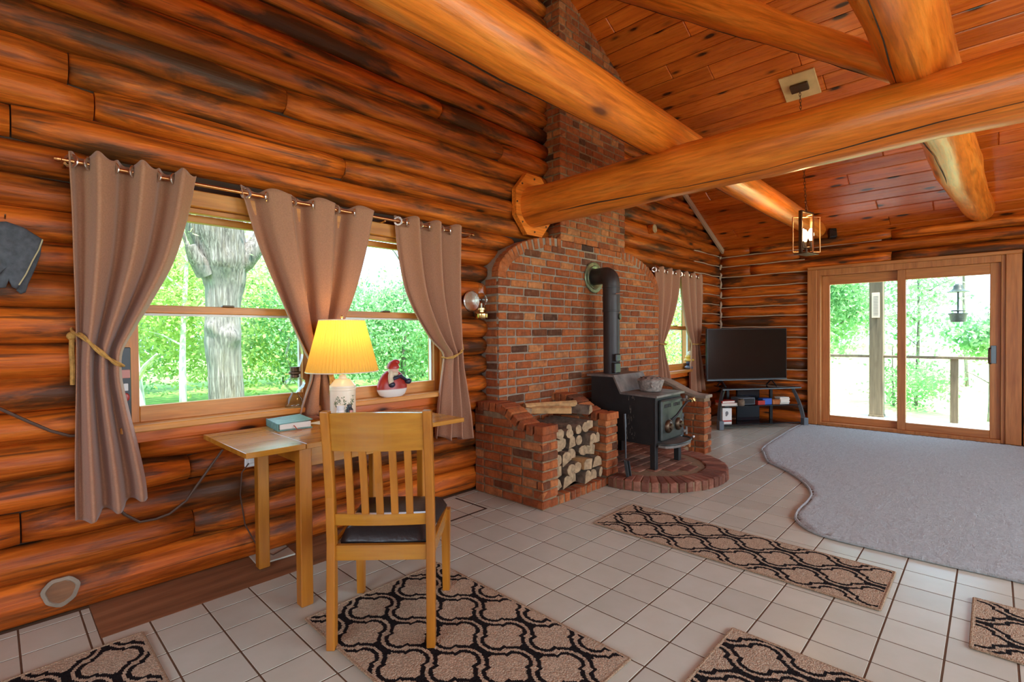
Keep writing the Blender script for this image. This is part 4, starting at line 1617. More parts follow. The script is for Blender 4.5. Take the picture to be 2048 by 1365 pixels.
# ------------------------------------------------------------------ curtains
def curtain(rows, y0, nf, amp, label, tie_row, seed, rodz, n=120, tz=(0, 0)):
    """rows: (z, xl, xr, fold amplitude factor) from top to bottom"""
    rr = random.Random(seed)
    t = thing('window_curtain', ((rows[0][1] + rows[0][2]) / 2, y0, rows[-1][0]), label, 'curtain', 'brown grommet curtains tied back with rope')
    zs = np.array([r[0] for r in rows])[::-1]
    xl = np.array([r[1] for r in rows])[::-1]
    xr = np.array([r[2] for r in rows])[::-1]
    am = np.array([r[3] for r in rows])[::-1]
    nz = 70
    ztop, zbot = rows[0][0], rows[-1][0]

    def sm(zq, arr):
        # smooth (cosine) interpolation on the measured outline
        k = np.clip(np.searchsorted(zs, zq) - 1, 0, len(zs) - 2)
        f = (zq - zs[k]) / (zs[k + 1] - zs[k])
        m = np.gradient(arr, zs)
        h = zs[k + 1] - zs[k]
        return (2 * f ** 3 - 3 * f ** 2 + 1) * arr[k] + (f ** 3 - 2 * f ** 2 + f) * h * m[k] + (-2 * f ** 3 + 3 * f ** 2) * arr[k + 1] + (f ** 3 - f ** 2) * h * m[k + 1]
    ph = rr.uniform(-.15, .15)
    vs, fs = [], []
    for i in range(nz + 1):
        z = ztop + (zbot - ztop) * i / nz
        a, b, A = float(sm(z, xl)), float(sm(z, xr)), float(sm(z, am))
        for k in range(n + 1):
            s = k / n
            sag = (tz[0] * (1 - s) + tz[1] * s) * (i / nz)
            w = math.sin(2 * PI * nf * s + ph)
            fold = amp * A * (w + .22 * math.sin(4 * PI * nf * s + seed + z * .7))
            x = a + (b - a) * (s + .035 / nf * math.sin(4 * PI * nf * s + seed))
            top = .010 * math.sin(2 * PI * nf * s * 2) if i == 0 else 0
            hem = .012 * math.sin(2 * PI * nf * s * .8 + seed) * (i / nz) ** 4
            vs.append((x, y0 + fold - .012 * A * math.sin(z * 3 + seed), z + top + sag + hem))
    for i in range(nz):
        for k in range(n):
            q = i * (n + 1) + k
            fs.append((q, q + 1, q + n + 2, q + n + 1))
    m = MB()
    m.v, m.f, m.m = vs, fs, [0] * len(fs)
    o = m.build('cloth', M['curtain'], t, 'all')
    md = o.modifiers.new('thickness', 'SOLIDIFY')
    md.thickness = .004
    # grommets where the cloth crosses the rod
    for q in range(2 * nf):
        s = (q + .0) / (2 * nf) + .25 / (2 * nf) * 0 - ph / (2 * PI * nf)
        if s < .01:
            s = .03
        x = rows[0][1] + (rows[0][2] - rows[0][1]) * s
        sgn = 1 if q % 2 == 0 else -1
        Mg = Matrix.Translation((x, y0, rodz)) @ Matrix.Rotation(PI / 2, 4, 'Y') @ Matrix.Rotation(-sgn * .75, 4, 'X')
        g = MB().lathe([(.019, -.004), (.030, -.004), (.032, 0), (.030, .004), (.019, .004), (.017, 0), (.019, -.004)], 20, M=Mg, cap=False)
        g.build('grommet', M['chrome'], t, True)
    return t


def rope(path, r, label, tails=()):
    t = thing('tieback_rope', path[len(path) // 2], label, 'rope', 'gold rope tiebacks')
    P = [Vector(p) for p in path]
    for s in range(2):
        pts = []
        for i, p in enumerate(P):
            a = i * 1.1 + s * PI
            tg = (P[min(i + 1, len(P) - 1)] - P[max(0, i - 1)]).normalized()
            u = Vector((0, 0, 1)) - tg * tg.z
            u.normalize()
            w = tg.cross(u)
            pts.append(p + (u * math.cos(a) + w * math.sin(a)) * r * .55)
        MB().tube(pts, r * .62, 7).build('strand', M['rope'], t, True)
    for tl in tails:
        MB().tube(tl, [r * 1.0] * (len(tl) - 1) + [r * .9], 8).build('tail', M['rope'], t, True)
        MB().ball(tl[0], r * 2.0, 10, 8).build('knot', M['rope'], t, True)
    return t


curtain([(2.035, .240, .715, 1.0), (1.80, .248, .672, 1.0), (1.57, .252, .61, .95), (1.39, .256, .53, .9), (1.25, .258, .462, .85), (1.15, .258, .418, .8), (1.05, .256, .412, .8), (.9, .252, .432, .9), (.7, .247, .468, 1), (.48, .244, .498, 1.0), (.44, .244, .50, 1.0)],
        2.862, 3, .052, 'long brown curtain panel tied at the edge of the wide window, hanging past the sill', 5, 2, 1.998, tz=(-.01, .05))
curtain([(2.035, .930, 1.715, 1.0), (1.75, 1.005, 1.642, 1.0), (1.45, 1.12, 1.54, .95), (1.30, 1.185, 1.472, .9), (1.16, 1.25, 1.418, .8), (1.06, 1.298, 1.402, .7), (1.0, 1.293, 1.415, .7), (.9, 1.258, 1.465, .8), (.80, 1.226, 1.525, .9), (.768, 1.22, 1.535, .9)],
        2.862, 3, .054, 'brown curtain panel gathered between the two sashes behind the lamp', 5, 4, 1.998)
curtain([(2.035, 1.880, 2.44, 1.0), (1.75, 1.916, 2.432, 1.0), (1.48, 1.988, 2.428, .95), (1.30, 2.09, 2.424, .9), (1.17, 2.19, 2.422, .85), (1.09, 2.275, 2.424, .75), (1.0, 2.272, 2.432, .75), (.9, 2.253, 2.45, .8), (.7, 2.222, 2.482, .95), (.47, 2.195, 2.512, 1.0)],
        2.862, 3, .052, 'brown curtain panel tied back beside the wall oil lamp', 5, 6, 1.998, tz=(.03, -.02))
curtain([(2.02, 5.40, 6.06, 1.0), (1.70, 5.43, 6.0, 1.0), (1.40, 5.46, 5.85, .9), (1.20, 5.49, 5.70, .75), (1.11, 5.51, 5.63, .6), (1.0, 5.51, 5.66, .7), (.80, 5.51, 5.74, .9), (.55, 5.50, 5.82, 1.0)],
        2.872, 3, .036, 'brown curtain panel of the small window, next to the brick surround', 4, 8, 1.985)
curtain([(2.02, 6.08, 6.72, 1.0), (1.70, 6.13, 6.715, 1.0), (1.40, 6.24, 6.70, .9), (1.20, 6.35, 6.68, .8), (1.10, 6.43, 6.645, .6), (1.0, 6.44, 6.67, .7), (.75, 6.42, 6.76, .95), (.45, 6.42, 6.84, 1.0)],
        2.872, 3, .036, 'brown curtain panel of the small window, next to the television', 4, 9, 1.985)
t = thing('curtain_rod', (1.4, 2.865, 1.998), 'copper curtain rod over the wide window', 'curtain rod')
MB().tube([(.225, 2.865, 1.998), (2.545, 2.865, 1.998)], .0085, 12).build('rod', M['copper'], t, True)
for x in (.222, 2.55):
    MB().lathe([(0, 0), (.011, 0), (.013, .012), (.009, .022), (0, .024)], 12, M=Matrix.Translation((x, 2.865, 1.998)) @ Matrix.Rotation(PI / 2 if x > 1 else -PI / 2, 4, 'Y')).build('finial', M['copper'], t, True)
for x in (.235, 1.80, 2.53):
    MB().tube([(x, 2.865, 1.984), (x, 2.91, 1.982), (x, 2.965, 1.99)], .006, 8).build('bracket', M['brass'], t, True)
t = thing('curtain_rod', (6.06, 2.872, 1.985), 'slim curtain rod over the small window by the television', 'curtain rod')
MB().tube([(5.39, 2.872, 1.985), (6.75, 2.872, 1.985)], .008, 10).build('rod', M['copper'], t, True)
for x in (5.42, 6.73):
    MB().tube([(x, 2.872, 1.972), (x, 2.92, 1.97), (x, 2.965, 1.978)], .006, 8).build('bracket', M['brass'], t, True)

rope([(.252, 2.95, 1.275), (.258, 2.92, 1.262), (.272, 2.86, 1.25), (.285, 2.83, 1.235), (.30, 2.818, 1.215), (.32, 2.814, 1.19), (.34, 2.813, 1.168), (.36, 2.814, 1.148), (.38, 2.816, 1.13), (.40, 2.825, 1.115), (.415, 2.85, 1.108), (.405, 2.90, 1.115)], .010,
     'gold rope tying the long curtain panel at the window edge', [[(.252, 2.925, 1.245), (.249, 2.92, 1.18), (.252, 2.92, 1.10), (.25, 2.92, 1.03)]])
rope([(1.40, 2.91, 1.075), (1.415, 2.87, 1.065), (1.40, 2.82, 1.055), (1.37, 2.805, 1.045), (1.34, 2.802, 1.042), (1.31, 2.806, 1.045), (1.287, 2.83, 1.055), (1.285, 2.88, 1.07)], .009,
     'gold rope knotted round the curtain behind the lamp shade', [[(1.375, 2.795, 1.02), (1.378, 2.79, .96), (1.372, 2.79, .90), (1.385, 2.79, .86)], [(1.38, 2.795, 1.015), (1.40, 2.788, .96), (1.395, 2.788, .91), (1.415, 2.788, .87)]])
rope([(2.42, 2.94, 1.20), (2.435, 2.90, 1.185), (2.435, 2.85, 1.16), (2.42, 2.822, 1.135), (2.39, 2.81, 1.11), (2.35, 2.806, 1.09), (2.31, 2.81, 1.075), (2.275, 2.83, 1.07), (2.262, 2.87, 1.075)], .009, 'gold rope round the curtain beside the wall oil lamp')
rope([(5.505, 2.92, 1.13), (5.50, 2.86, 1.115), (5.53, 2.815, 1.105), (5.57, 2.808, 1.10), (5.61, 2.815, 1.105), (5.64, 2.86, 1.115)], .009, 'gold rope tie on the small window curtain by the brickwork')
rope([(6.655, 2.93, 1.14), (6.66, 2.87, 1.12), (6.62, 2.815, 1.10), (6.54, 2.806, 1.09), (6.46, 2.815, 1.085), (6.425, 2.86, 1.09)], .009, 'gold rope tie on the small window curtain by the television')

# ------------------------------------------------------------------ table
t = thing('drop_leaf_table', (1.32, 2.6, 0), 'light oak drop-leaf table under the wide window', 'table')
TT = .75
MB().box(.985, 1.665, 2.235, 2.835, TT - .024, TT, .0018).build('table_top', M['oakx'], t)
MB().box(.73, .982, 2.235, 2.835, TT - .024, TT, .0018).build('leaf', M['oakx'], t)
MB().box(1.668, 1.92, 2.235, 2.835, TT - .024, TT, .0018).build('leaf', M['oakx'], t)
MB().box(1.01, 1.64, 2.275, 2.297, TT - .115, TT - .024, .003).build('apron', M['oakx'], t)
MB().box(1.01, 1.64, 2.775, 2.797, TT - .115, TT - .024, .003).build('apron', M['oakx'], t)
for x in (1.0, 1.63):
    MB().box(x, x + .022, 2.29, 2.78, TT - .115, TT - .024, .003).build('apron', M['oakz'], t)
for x in (.962, 1.635):
    for y in (2.257, 2.857 - .085):
        z0_ = .0095 if (x < 1 and y > 2.5) else 0
        m = MB().box(x, x + .056, y, y + .056, z0_, TT - .024, .004)
        m.build('leg', M['oakz'], t)
MB().box(.80, .97, 2.50, 2.525, TT - .05, TT - .024, .003).build('leaf_support', M['oakz'], t)

# ------------------------------------------------------------------ chair
CHC, CHR = (1.222, 1.905), math.radians(-45.4)
t = thing('dining_chair', (*CHC, 0), 'oak slat-back dining chair with black leather seat pulled up to the table', 'chair', rz=CHR)
for s in (-1, 1):
    m = MB()
    xb = s * .196
    sec = [(.0, -.232), (.25, -.222), (.42, -.216), (.60, -.224), (.80, -.250), (.947, -.275)]
    vs, fs = [], []
    for (z, y) in sec:
        w, d = .017, (.019 if z > .3 else .021)
        vs += [(xb - w, y - d, z), (xb + w, y - d, z), (xb + w, y + d, z), (xb - w, y + d, z)]
    for i in range(len(sec) - 1):
        for k in range(4):
            a, b = i * 4 + k, i * 4 + (k + 1) % 4
            fs.append((a, b, b + 4, a + 4))
    fs += [(3, 2, 1, 0), tuple(len(vs) - 4 + k for k in range(4))]
    m._put(vs, fs)
    o = m.build('back_leg', M['oakz'], t, False, world=False)
    bv = o.modifiers.new('b', 'BEVEL')
    bv.width = .004
    bv.segments = 2
    m = MB()
    xf = s * .205
    for (z, w) in ((0, .016), (.40, .021)):
        m.v += [(xf - w, .205 - w, z), (xf + w, .205 - w, z), (xf + w, .205 + w, z), (xf - w, .205 + w, z)]
    m.f = [(0, 1, 5, 4), (1, 2, 6, 5), (2, 3, 7, 6), (3, 0, 4, 7), (3, 2, 1, 0), (4, 5, 6, 7)]
    m.m = [0] * 6
    m.build('front_leg', M['oakz'], t, False, world=False)
    # side apron
    m = MB()
    m.box(-.010, .010, -.2, .2, .345, .405, .003, M=Matrix.Translation((s * .199, 0, 0)) @ Matrix.Rotation(-s * .022, 4, 'Z'))
    m.build('seat_rail', M['oakx'], t, False, world=False)


def bow(z0, z1, y0, y1, x0, x1, th, sag, nm, zr=0):
    m = MB()
    k = 12
    vs, fs = [], []
    for i in range(k + 1):
        f = i / k
        x = x0 + (x1 - x0) * f
        b = sag * (1 - (2 * f - 1) ** 2)
        for (z, y) in ((z0, y0), (z1 + zr * (1 - (2 * f - 1) ** 2), y1)):
            vs.append((x, y - b - th / 2, z))
            vs.append((x, y - b + th / 2, z))
    for i in range(k):
        o = i * 4
        fs += [(o, o + 4, o + 6, o + 2), (o + 1, o + 3, o + 7, o + 5), (o + 2, o + 6, o + 7, o + 3), (o, o + 1, o + 5, o + 4)]
    fs += [(0, 2, 3, 1), (k * 4, k * 4 + 1, k * 4 + 3, k * 4 + 2)]
    m._put(vs, fs)
    return m.build(nm, M['oakx'], t, False, world=False)


bow(.790, .937, -.248, -.272, -.182, .182, .022, .022, 'top_rail', .006)
bow(.487, .533, -.216, -.220, -.182, .182, .020, .010, 'lower_back_rail')
bow(.345, .405, -.214, -.214, -.182, .182, .020, 0, 'seat_rail')
bow(.345, .405, .205, .205, -.188, .188, .020, 0, 'seat_rail')
for k in range(5):
    x = -.116 + k * .058
    b = 1 - (x / .182) ** 2
    m = MB()
    vs = []
    for (z, y) in ((.525, -.220 - .010 * b), (.66, -.232 - .013 * b), (.80, -.250 - .02 * b)):
        w = .0135
        vs += [(x - w, y - .006, z), (x + w, y - .006, z), (x + w, y + .006, z), (x - w, y + .006, z)]
    fs = []
    for i in range(2):
        for q in range(4):
            a_, b_ = i * 4 + q, i * 4 + (q + 1) % 4
            fs.append((a_, b_, b_ + 4, a_ + 4))
    fs += [(3, 2, 1, 0), (8, 9, 10, 11)]
    m._put(vs, fs)
    m.build('slat', M['oakz'], t, False, world=False)
# cushion
m = MB()
n1 = 20
vs, fs = [], []
for i in range(n1 + 1):
    for j in range(n1 + 1):
        fx, fy = 2 * i / n1 - 1, 2 * j / n1 - 1
        w = .172 + .038 * (j / n1)
        r_ = max(abs(fx), abs(fy))
        hgt = .408 + .062 * (1 - r_ ** 6) ** .5
        yy = -.192 + .418 * (j / n1) + (.018 * (1 - fx * fx) if j > n1 * .7 else 0)
        vs.append((fx * w, yy, hgt))
for i in range(n1):
    for j in range(n1):
        a = i * (n1 + 1) + j
        fs.append((a, a + n1 + 1, a + n1 + 2, a + 1))
m._put(vs, fs)
m.box(-.17, .17, -.19, .215, .395, .412)
m.build('seat_cushion', M['leather'], t, 'all', world=False)

# ------------------------------------------------------------------ table lamp
LX, LY = 1.352, 2.60
t = thing('table_lamp', (LX, LY, TT), 'cream canister lamp with glowing pleated yellow shade on the table', 'lamp')
can = MB().lathe([(.0, 0), (.066, 0), (.068, .006), (.068, .186), (.0705, .188), (.0705, .199), (.068, .201), (.0705, .203), (.0705, .212), (.066, .216), (.040, .246), (.022, .25), (.018, .27), (0, .272)], 40, (LX, LY, TT)).build('canister', M['cream'], t, True)
MB().tube([(LX, LY, TT + .27), (LX, LY, TT + .585)], .006, 10).build('stem', M['brass'], t, True)
MB().ball((LX, LY, TT + .592), .009, 10, 8).build('finial', M['brass'], t, True)
MB().ball((LX, LY, TT + .42), (.028, .028, .04), 14, 10).build('bulb', M['lampbulb'], t, True)
ns_ = 240
sh = MB()
for q, (r, z) in enumerate(((.192, TT + .290), (.157, TT + .428), (.120, TT + .572))):
    for k in range(ns_):
        a = 2 * PI * k / ns_
        rr_ = r * (1 + .012 * (1 if k % 4 < 2 else -1))
        sh.v.append((LX + rr_ * math.cos(a), LY + rr_ * math.sin(a), z))
for q in range(2):
    for k in range(ns_):
        a, b = q * ns_ + k, q * ns_ + (k + 1) % ns_
        sh.f.append((a, b, b + ns_, a + ns_))
sh.m = [0] * len(sh.f)
shade = sh.build('lamp_shade', M['shade'], t)
for r, z in ((.193, TT + .290), (.121, TT + .572)):
    MB().tube([(LX + r * math.cos(2 * PI * k / 48), LY + r * math.sin(2 * PI * k / 48), z) for k in range(49)], .003, 6).build('shade_rim', M['cream'], shade, True)
lr = random.Random(4)
vine = MB()


def can_pt(a, z, r=.0684):
    return Vector((LX + r * math.cos(a), LY + r * math.sin(a), z))


for (a0, z0_, da, dz, n_) in ((-1.75, TT + .05, -.085, .012, 9), (-1.95, TT + .075, .10, .009, 7), (-2.3, TT + .085, -.095, .006, 6), (-1.45, TT + .06, .05, .015, 7), (-2.65, TT + .10, .02, .013, 5), (-1.9, TT + .11, -.04, .012, 4)):
    prev = None
    for k in range(n_):                      # painted vine sprigs, raised glaze
        a = a0 + da * k + .03 * math.sin(k * 1.7)
        z = z0_ + dz * k + .004 * math.sin(k * 2.3)
        p_ = can_pt(a, z)
        if prev is not None:
            vine.tube([prev, p_], .0009, 5)
        prev = p_
        for sgn in (-1, 1):
            if lr.random() < .2:
                continue
            th = math.atan2(dz, da * .068) + sgn * lr.uniform(.6, 1.2)
            l_, w_ = lr.uniform(.007, .011), .0036
            def pt(d_, o_):
                return can_pt(a + (math.cos(th) * d_ - math.sin(th) * o_) / .068, z + math.sin(th) * d_ + math.cos(th) * o_, .0686)
            vine._put([pt(.002, 0), pt(.002 + l_ * .5, -w_), pt(.002 + l_, 0), pt(.002 + l_ * .5, w_)], [(0, 1, 2, 3)])
vine.build('painted_vine', M['leafdark'], can)
ld = bpy.data.lights.new('lamp_bulb_light', 'POINT')
ld.energy = 3.6
ld.color = (1.0, .60, .16)
ld.shadow_soft_size = .035
lo = bpy.data.objects.new('lamp_bulb_light', ld)
COL.objects.link(lo)
lo.location = (LX, LY, TT + .49)

# things on the table
t = thing('hardback_book', (1.11, 2.73, TT), 'worn teal hardback book with red ribbon on the table', 'book', rz=-.12)
pg = MB().box(-.078, .080, -.108, .108, .005, .036, .003).build('pages', M['paper'], t, False, world=False)
MB().box(-.085, .085, -.115, .115, 0, .005, .001).build('back_cover', M['teal'], t, False, world=False)
MB().box(-.085, .088, -.115, .115, .0, .004, .001, M=Matrix.Translation((-.0, 0, .0375)) @ Matrix.Rotation(-.055, 4, 'Y')).build('front_cover', M['teal'], t, False, world=False)
MB().box(-.089, -.083, -.115, .115, 0, .040, .002).build('spine', M['teal'], t, False, world=False)
MB().tube([(-.01, -.10, .024), (-.005, -.118, .018), (.002, -.13, .004), (.02, -.145, .002)], .003, 6, flat=.4).build('ribbon', M['red'], t, True, world=False)
o = MB().box(-.07, .07, -.05, .05, 0, .0012).build('loose_paper', M['paper'], loc=(1.30, 2.72, TT + .0005))
o.rotation_euler = (0, 0, .35)
tag(o, 'loose sheet of paper on the table between book and lamp', 'paper')
t = thing('small_bottle', (1.273, 2.475, TT), 'small white bottle in front of the lamp base', 'bottle')
MB().lathe([(0, 0), (.02, 0), (.021, .004), (.021, .091), (.017, .098), (.0, .099)], 18, (1.273, 2.475, TT)).build('bottle_body', M['white'], t, True)
MB().lathe([(.018, .094), (.019, .096), (.019, .119), (.016, .122), (0, .122)], 18, (1.273, 2.475, TT)).build('cap', M['whiteplastic'], t, True)
t = thing('small_bottle', (1.321, 2.47, TT), 'small black bottle with pink label beside the white bottle', 'bottle')
MB().lathe([(0, 0), (.018, 0), (.019, .004), (.019, .094), (.012, .104), (.012, .121), (0, .123)], 18, (1.321, 2.47, TT)).build('bottle_body', M['black'], t, True)
MB().box(1.312, 1.328, 2.449, 2.453, TT + .072, TT + .092).build('sticker', M['pink'], t)


# ------------------------------------------------------------------ oil lamps and figurines on the sills
def oil_lamp(c, k, label):
    t = thing('oil_lamp', c, label, 'oil lamp')
    MB().lathe([(0, 0), (.052, 0), (.055, .006), (.052, .02), (.040, .05), (.022, .075), (.017, .085), (.0, .087)], 28, c, wob=lambda a, i: 1 + .02 * math.cos(a * 12) * (1 if i in (2, 3, 4) else 0)).build('foot', M['oil'], t, True)
    MB().lathe([(.012, .083), (.022, .092), (.050, .115), (.058, .135), (.056, .155), (.035, .172), (.02, .176)], 28, c).build('font', M['oil'], t, True)
    MB().lathe([(.02, .172), (.026, .176), (.024, .19), (.034, .196), (.034, .206), (.026, .21), (.026, .232), (.03, .235), (.0, .236)], 24, c).build('burner', M['bronze'], t, True)
    MB().tube([(c[0] - .02, c[1], c[2] + .195), (c[0] - .055, c[1], c[2] + .195)], .003, 6).build('wick_knob', M['brass'], t, True)
    MB().lathe([(.028, .235), (.034, .25), (.047, .285), (.05, .31), (.044, .345), (.034, .375), (.03, .40), (.033, .415)], 28, c, cap=False).build('glass_chimney', M['lampglass'], t, True)


oil_lamp((1.232, 2.945, .822), 1, 'glass oil lamp with tall chimney on the sill of the wide window')

t = thing('winter_figurine', (1.89, 2.945, .822), 'round ceramic figurine in red coat and cap on the window sill', 'figurine')
c = (1.89, 2.945, .822)
MB().lathe([(0, 0), (.075, 0), (.098, .015), (.112, .045), (.113, .055)], 32, c, sx=1, sy=.5, wob=None).build('snowy_base', M['white'], t, True)
MB().lathe([(.113, .052), (.112, .08), (.100, .115), (.075, .15), (.045, .175), (0, .18)], 32, c, sx=1, sy=.5).build('coat', M['red'], t, True)
MB().ball((c[0] - .005, c[1] - .022, c[2] + .172), (.038, .034, .036), 18, 12).build('face', M['skin'], t, True)
MB().ball((c[0] - .042, c[1] - .052, c[2] + .128), (.022, .012, .055), 14, 10, M=None).ball((c[0] - .012, c[1] - .045, c[2] + .158), (.032, .02, .018), 12, 8).build('beard', M['beard'], t, True)
MB().lathe([(.042, 0), (.043, .012), (.036, .03), (.022, .048), (.0, .056)], 20, (c[0] - .002, c[1] - .015, c[2] + .19)).build('cap_brim', M['red'], t, True)
MB().ball((c[0] + .018, c[1] - .015, c[2] + .232), (.032, .024, .020), 14, 10).build('cap_tip', M['red'], t, True)
MB().tube([(c[0] - .03, c[1] - .06, c[2] + .125), (c[0] + .03, c[1] - .06, c[2] + .14), (c[0] + .085, c[1] - .035, c[2] + .11)], .012, 10).build('scarf', M['navy'], t, True)
for dx, dz in ((-.035, .085), (.095, .10)):
    MB().ball((c[0] + dx, c[1] - .052, c[2] + dz), (.024, .018, .02), 12, 8).build('mitten', M['navy'], t, True)

t = thing('stacked_figurine', (6.50, 2.935, .752), 'small yellow and black figurine on the small window sill', 'figurine')
c = (6.50, 2.935, .752)
MB().ball((c[0], c[1], c[2] + .025), (.10, .06, .028), 16, 8).build('rock_base', M['greyplastic'], t, True)
MB().ball((c[0], c[1], c[2] + .085), (.06, .045, .05), 16, 10).build('belly', M['navy'], t, True)
MB().lathe([(.05, .10), (.075, .118), (.072, .135), (.045, .148), (.058, .165), (.05, .185), (.0, .19)], 20, c).build('jacket', M['yellow'], t, True)
MB().ball((c[0] - .01, c[1] - .01, c[2] + .21), (.036, .032, .034), 14, 10).build('head', M['beard'], t, True)
MB().tube([(c[0] + .03, c[1] - .03, c[2] + .15), (c[0] + .09, c[1] - .03, c[2] + .155)], .01, 8).build('arm', M['navy'], t, True)

# wall sconce
t = thing('wall_oil_lamp', (2.645, 2.95, 1.36), 'brass oil lamp with round mirror hung on the log wall', 'wall lamp')
SX, SY = 2.650, 2.868
MB().lathe([(0, -.006), (.075, -.004), (.083, .004), (.075, .010), (.0, .002)], 32, M=Matrix.Translation((2.615, 2.945, 1.50)) @ Matrix.Rotation(PI / 2, 4, 'X')).build('reflector', M['chrome'], t, True)
MB().tube([(SX - .01, 2.955, 1.52), (SX - .005, 2.95, 1.38), (SX, 2.90, 1.362), (SX, SY, 1.362)], .006, 8).build('bracket', M['bronze'], t, True)
MB().lathe([(0, 0), (.045, 0), (.05, .008), (.05, .035), (.04, .046), (.02, .05), (.02, .062), (.028, .066), (.028, .08), (0, .082)], 28, (SX, SY, 1.362)).build('font', M['brass'], t, True)
MB().lathe([(.026, .08), (.032, .10), (.05, .13), (.052, .155), (.036, .185), (.022, .20), (.02, .262), (.023, .268)], 28, (SX, SY, 1.362), cap=False).build('glass_chimney', M['lampglass'], t, True)
MB().box(SX - .006, SX + .006, SY - .002, SY + .002, 1.44, 1.48).build('wick', M['paper'], t)


# ------------------------------------------------------------------ gloves on a nail
def pillow(poly, y, th, Mx=None):
    cx_, cz_ = sum(p[0] for p in poly) / len(poly), sum(p[1] for p in poly) / len(poly)
    m = MB()
    n = len(poly)
    prof = [(1.0, 0), (.975, .45), (.92, .72), (.80, .92), (.5, 1.0)]
    for sgn in (-1, 1):
        rings = []
        for s, h in prof:
            rings.append(len(m.v))
            m.v += [(cx_ + (p[0] - cx_) * s, y + sgn * th * h, cz_ + (p[1] - cz_) * s) for p in poly]
        for a, b in zip(rings, rings[1:]):
            for k in range(n):
                q = (a + k, a + (k + 1) % n, b + (k + 1) % n, b + k)
                m.f.append(q if sgn < 0 else q[::-1])
        e = len(m.v)
        m.v.append((cx_, y + sgn * th, cz_))
        for k in range(n):
            q = (rings[-1] + k, rings[-1] + (k + 1) % n, e)
            m.f.append(q if sgn < 0 else q[::-1])
    m.m = [0] * len(m.f)
    return m


def gp(u, v):
    return (.037 + u * .00148, 1.712 - (v - 445) * .00205)


t = thing('work_gloves', (.05, 2.92, 1.43), 'grey suede work gloves hanging from a nail on the log wall', 'gloves')
gb = [gp(*q) for q in [(-45, 452), (12, 444), (46, 452), (84, 472), (86, 478), (70, 510), (52, 548), (40, 566), (30, 578), (20, 574), (14, 562), (8, 576), (-8, 578), (-16, 562), (-26, 574), (-42, 570), (-50, 520)]]
pillow(gb[::-1], 2.905, .022).build('glove', M['suede'], t, 'all')
g2 = [gp(*q) for q in [(52, 470), (84, 478), (80, 505), (66, 540), (54, 565), (48, 583), (38, 587), (29, 580), (30, 560), (40, 520)]]
pillow(g2[::-1], 2.925, .018).build('second_glove', M['suede'], t, 'all')
MB().tube([(x, 2.888, z) for x, z in [gp(*q) for q in [(84, 474), (76, 495), (62, 520), (48, 548), (34, 570)]]], .0026, 6).build('seam', M['seam'], t, True)
MB().tube([(.052, 2.96, 1.735), (.052, 2.885, 1.738)], .003, 6).build('nail', M['bronze'], t)

# window jamb with stickers; its shade is painted in as a black board
t = thing('shaded_jamb', (.45, 2.97, .83), 'shaded jamb of the wide window, shade painted black, with small red stickers', 'strip')
MB().box(.405, .462, 2.945, 2.972, .825, 1.19, .003).build('jamb_shade_board', M['black'], t)
MB().box(.424, .458, 2.941, 2.946, 1.045, 1.085, .002).build('sticker', M['pink'], t)
MB().ball((.441, 2.944, .955), (.014, .004, .02), 12, 8).build('sticker', M['red'], t, True)
MB().box(.432, .450, 2.941, 2.946, .985, 1.02, .002).build('sticker', M['whiteplastic'], t)

# ------------------------------------------------------------------ cords, outlet, cover plate, wall plug
tag(MB().tube([(-.25, 2.938, 1.10), (-.1, 2.936, 1.03), (.026, 2.938, .948), (.114, 2.938, .881), (.176, 2.938, .836), (.24, 2.938, .804), (.30, 2.94, .80)], .0065, 8).build('power_cord', M['cable'], None, True),
    'brown cord sagging along the logs below the gloves', 'cord')
tag(MB().tube([(.384, 2.94, .473), (.429, 2.942, .403), (.486, 2.95, .351), (.55, 2.95, .348), (.607, 2.945, .36), (.676, 2.942, .408), (.735, 2.942, .489), (.81, 2.94, .591), (.846, 2.94, .638)], .0065, 8).build('power_cord', M['cable'], None, True),
    'thick dark cord looping between the long curtain and the table', 'cord')
tag(MB().tube([(.975, 2.93, .55), (.936, 2.935, .50), (.928, 2.94, .379), (.951, 2.945, .209), (1.02, 2.94, .05), (1.08, 2.9, .014), (1.18, 2.95, .014)], .0035, 6).build('lamp_cord', M['cable'], None, True),
    'thin cord hanging behind the rear table leg to the loose tile', 'cord')
t = thing('wall_outlet', (.985, 2.95, .53), 'white outlet with plug under the table edge', 'outlet')
MB().box(.955, 1.015, 2.938, 2.958, .52, .615, .004).build('cover', M['whiteplastic'], t)
MB().box(.965, .995, 2.91, 2.938, .545, .575, .004).build('plug', M['whiteplastic'], t)
t = thing('wall_outlet', (1.355, 2.95, .45), 'pale outlet on the logs behind the chair back', 'outlet')
MB().box(1.31, 1.40, 2.938, 2.958, .47, .53, .004).build('cover', M['whiteplastic'], t)
MB().box(1.325, 1.34, 2.934, 2.94, .49, .51, .002).build('socket', M['greyplastic'], t)
t = thing('pipe_cover', (.2, 2.955, .07), 'round patched cover plate on the lowest wall log', 'cover plate')
Mf = Matrix.Translation((.2, 2.952, .125)) @ Matrix.Rotation(PI / 2, 4, 'X')
MB().lathe([(.046, 0), (.063, -.002), (.064, .008), (.05, .012), (.046, .006)], 28, M=Mf, wob=lambda a, i: 1 + .05 * math.sin(3 * a) + .03 * math.sin(7 * a)).build('plaster_ring', M['mortarcap'], t, True)
MB().lathe([(0, .002), (.05, .002), (.05, .007), (0, .010)], 24, M=Mf, wob=lambda a, i: 1 + .06 * math.sin(3 * a + 1) + .05 * math.sin(5 * a)).build('plug_disc', M['bare'], t, True)
t = thing('log_peg', (5.465, 2.95, 2.45), 'short sawn peg stub sticking out of the upper log wall', 'peg')
MB().tube([(5.465, 2.99, 2.475), (5.465, 2.89, 2.475)], .055, 16).build('peg_stub', M['log'], t, True)
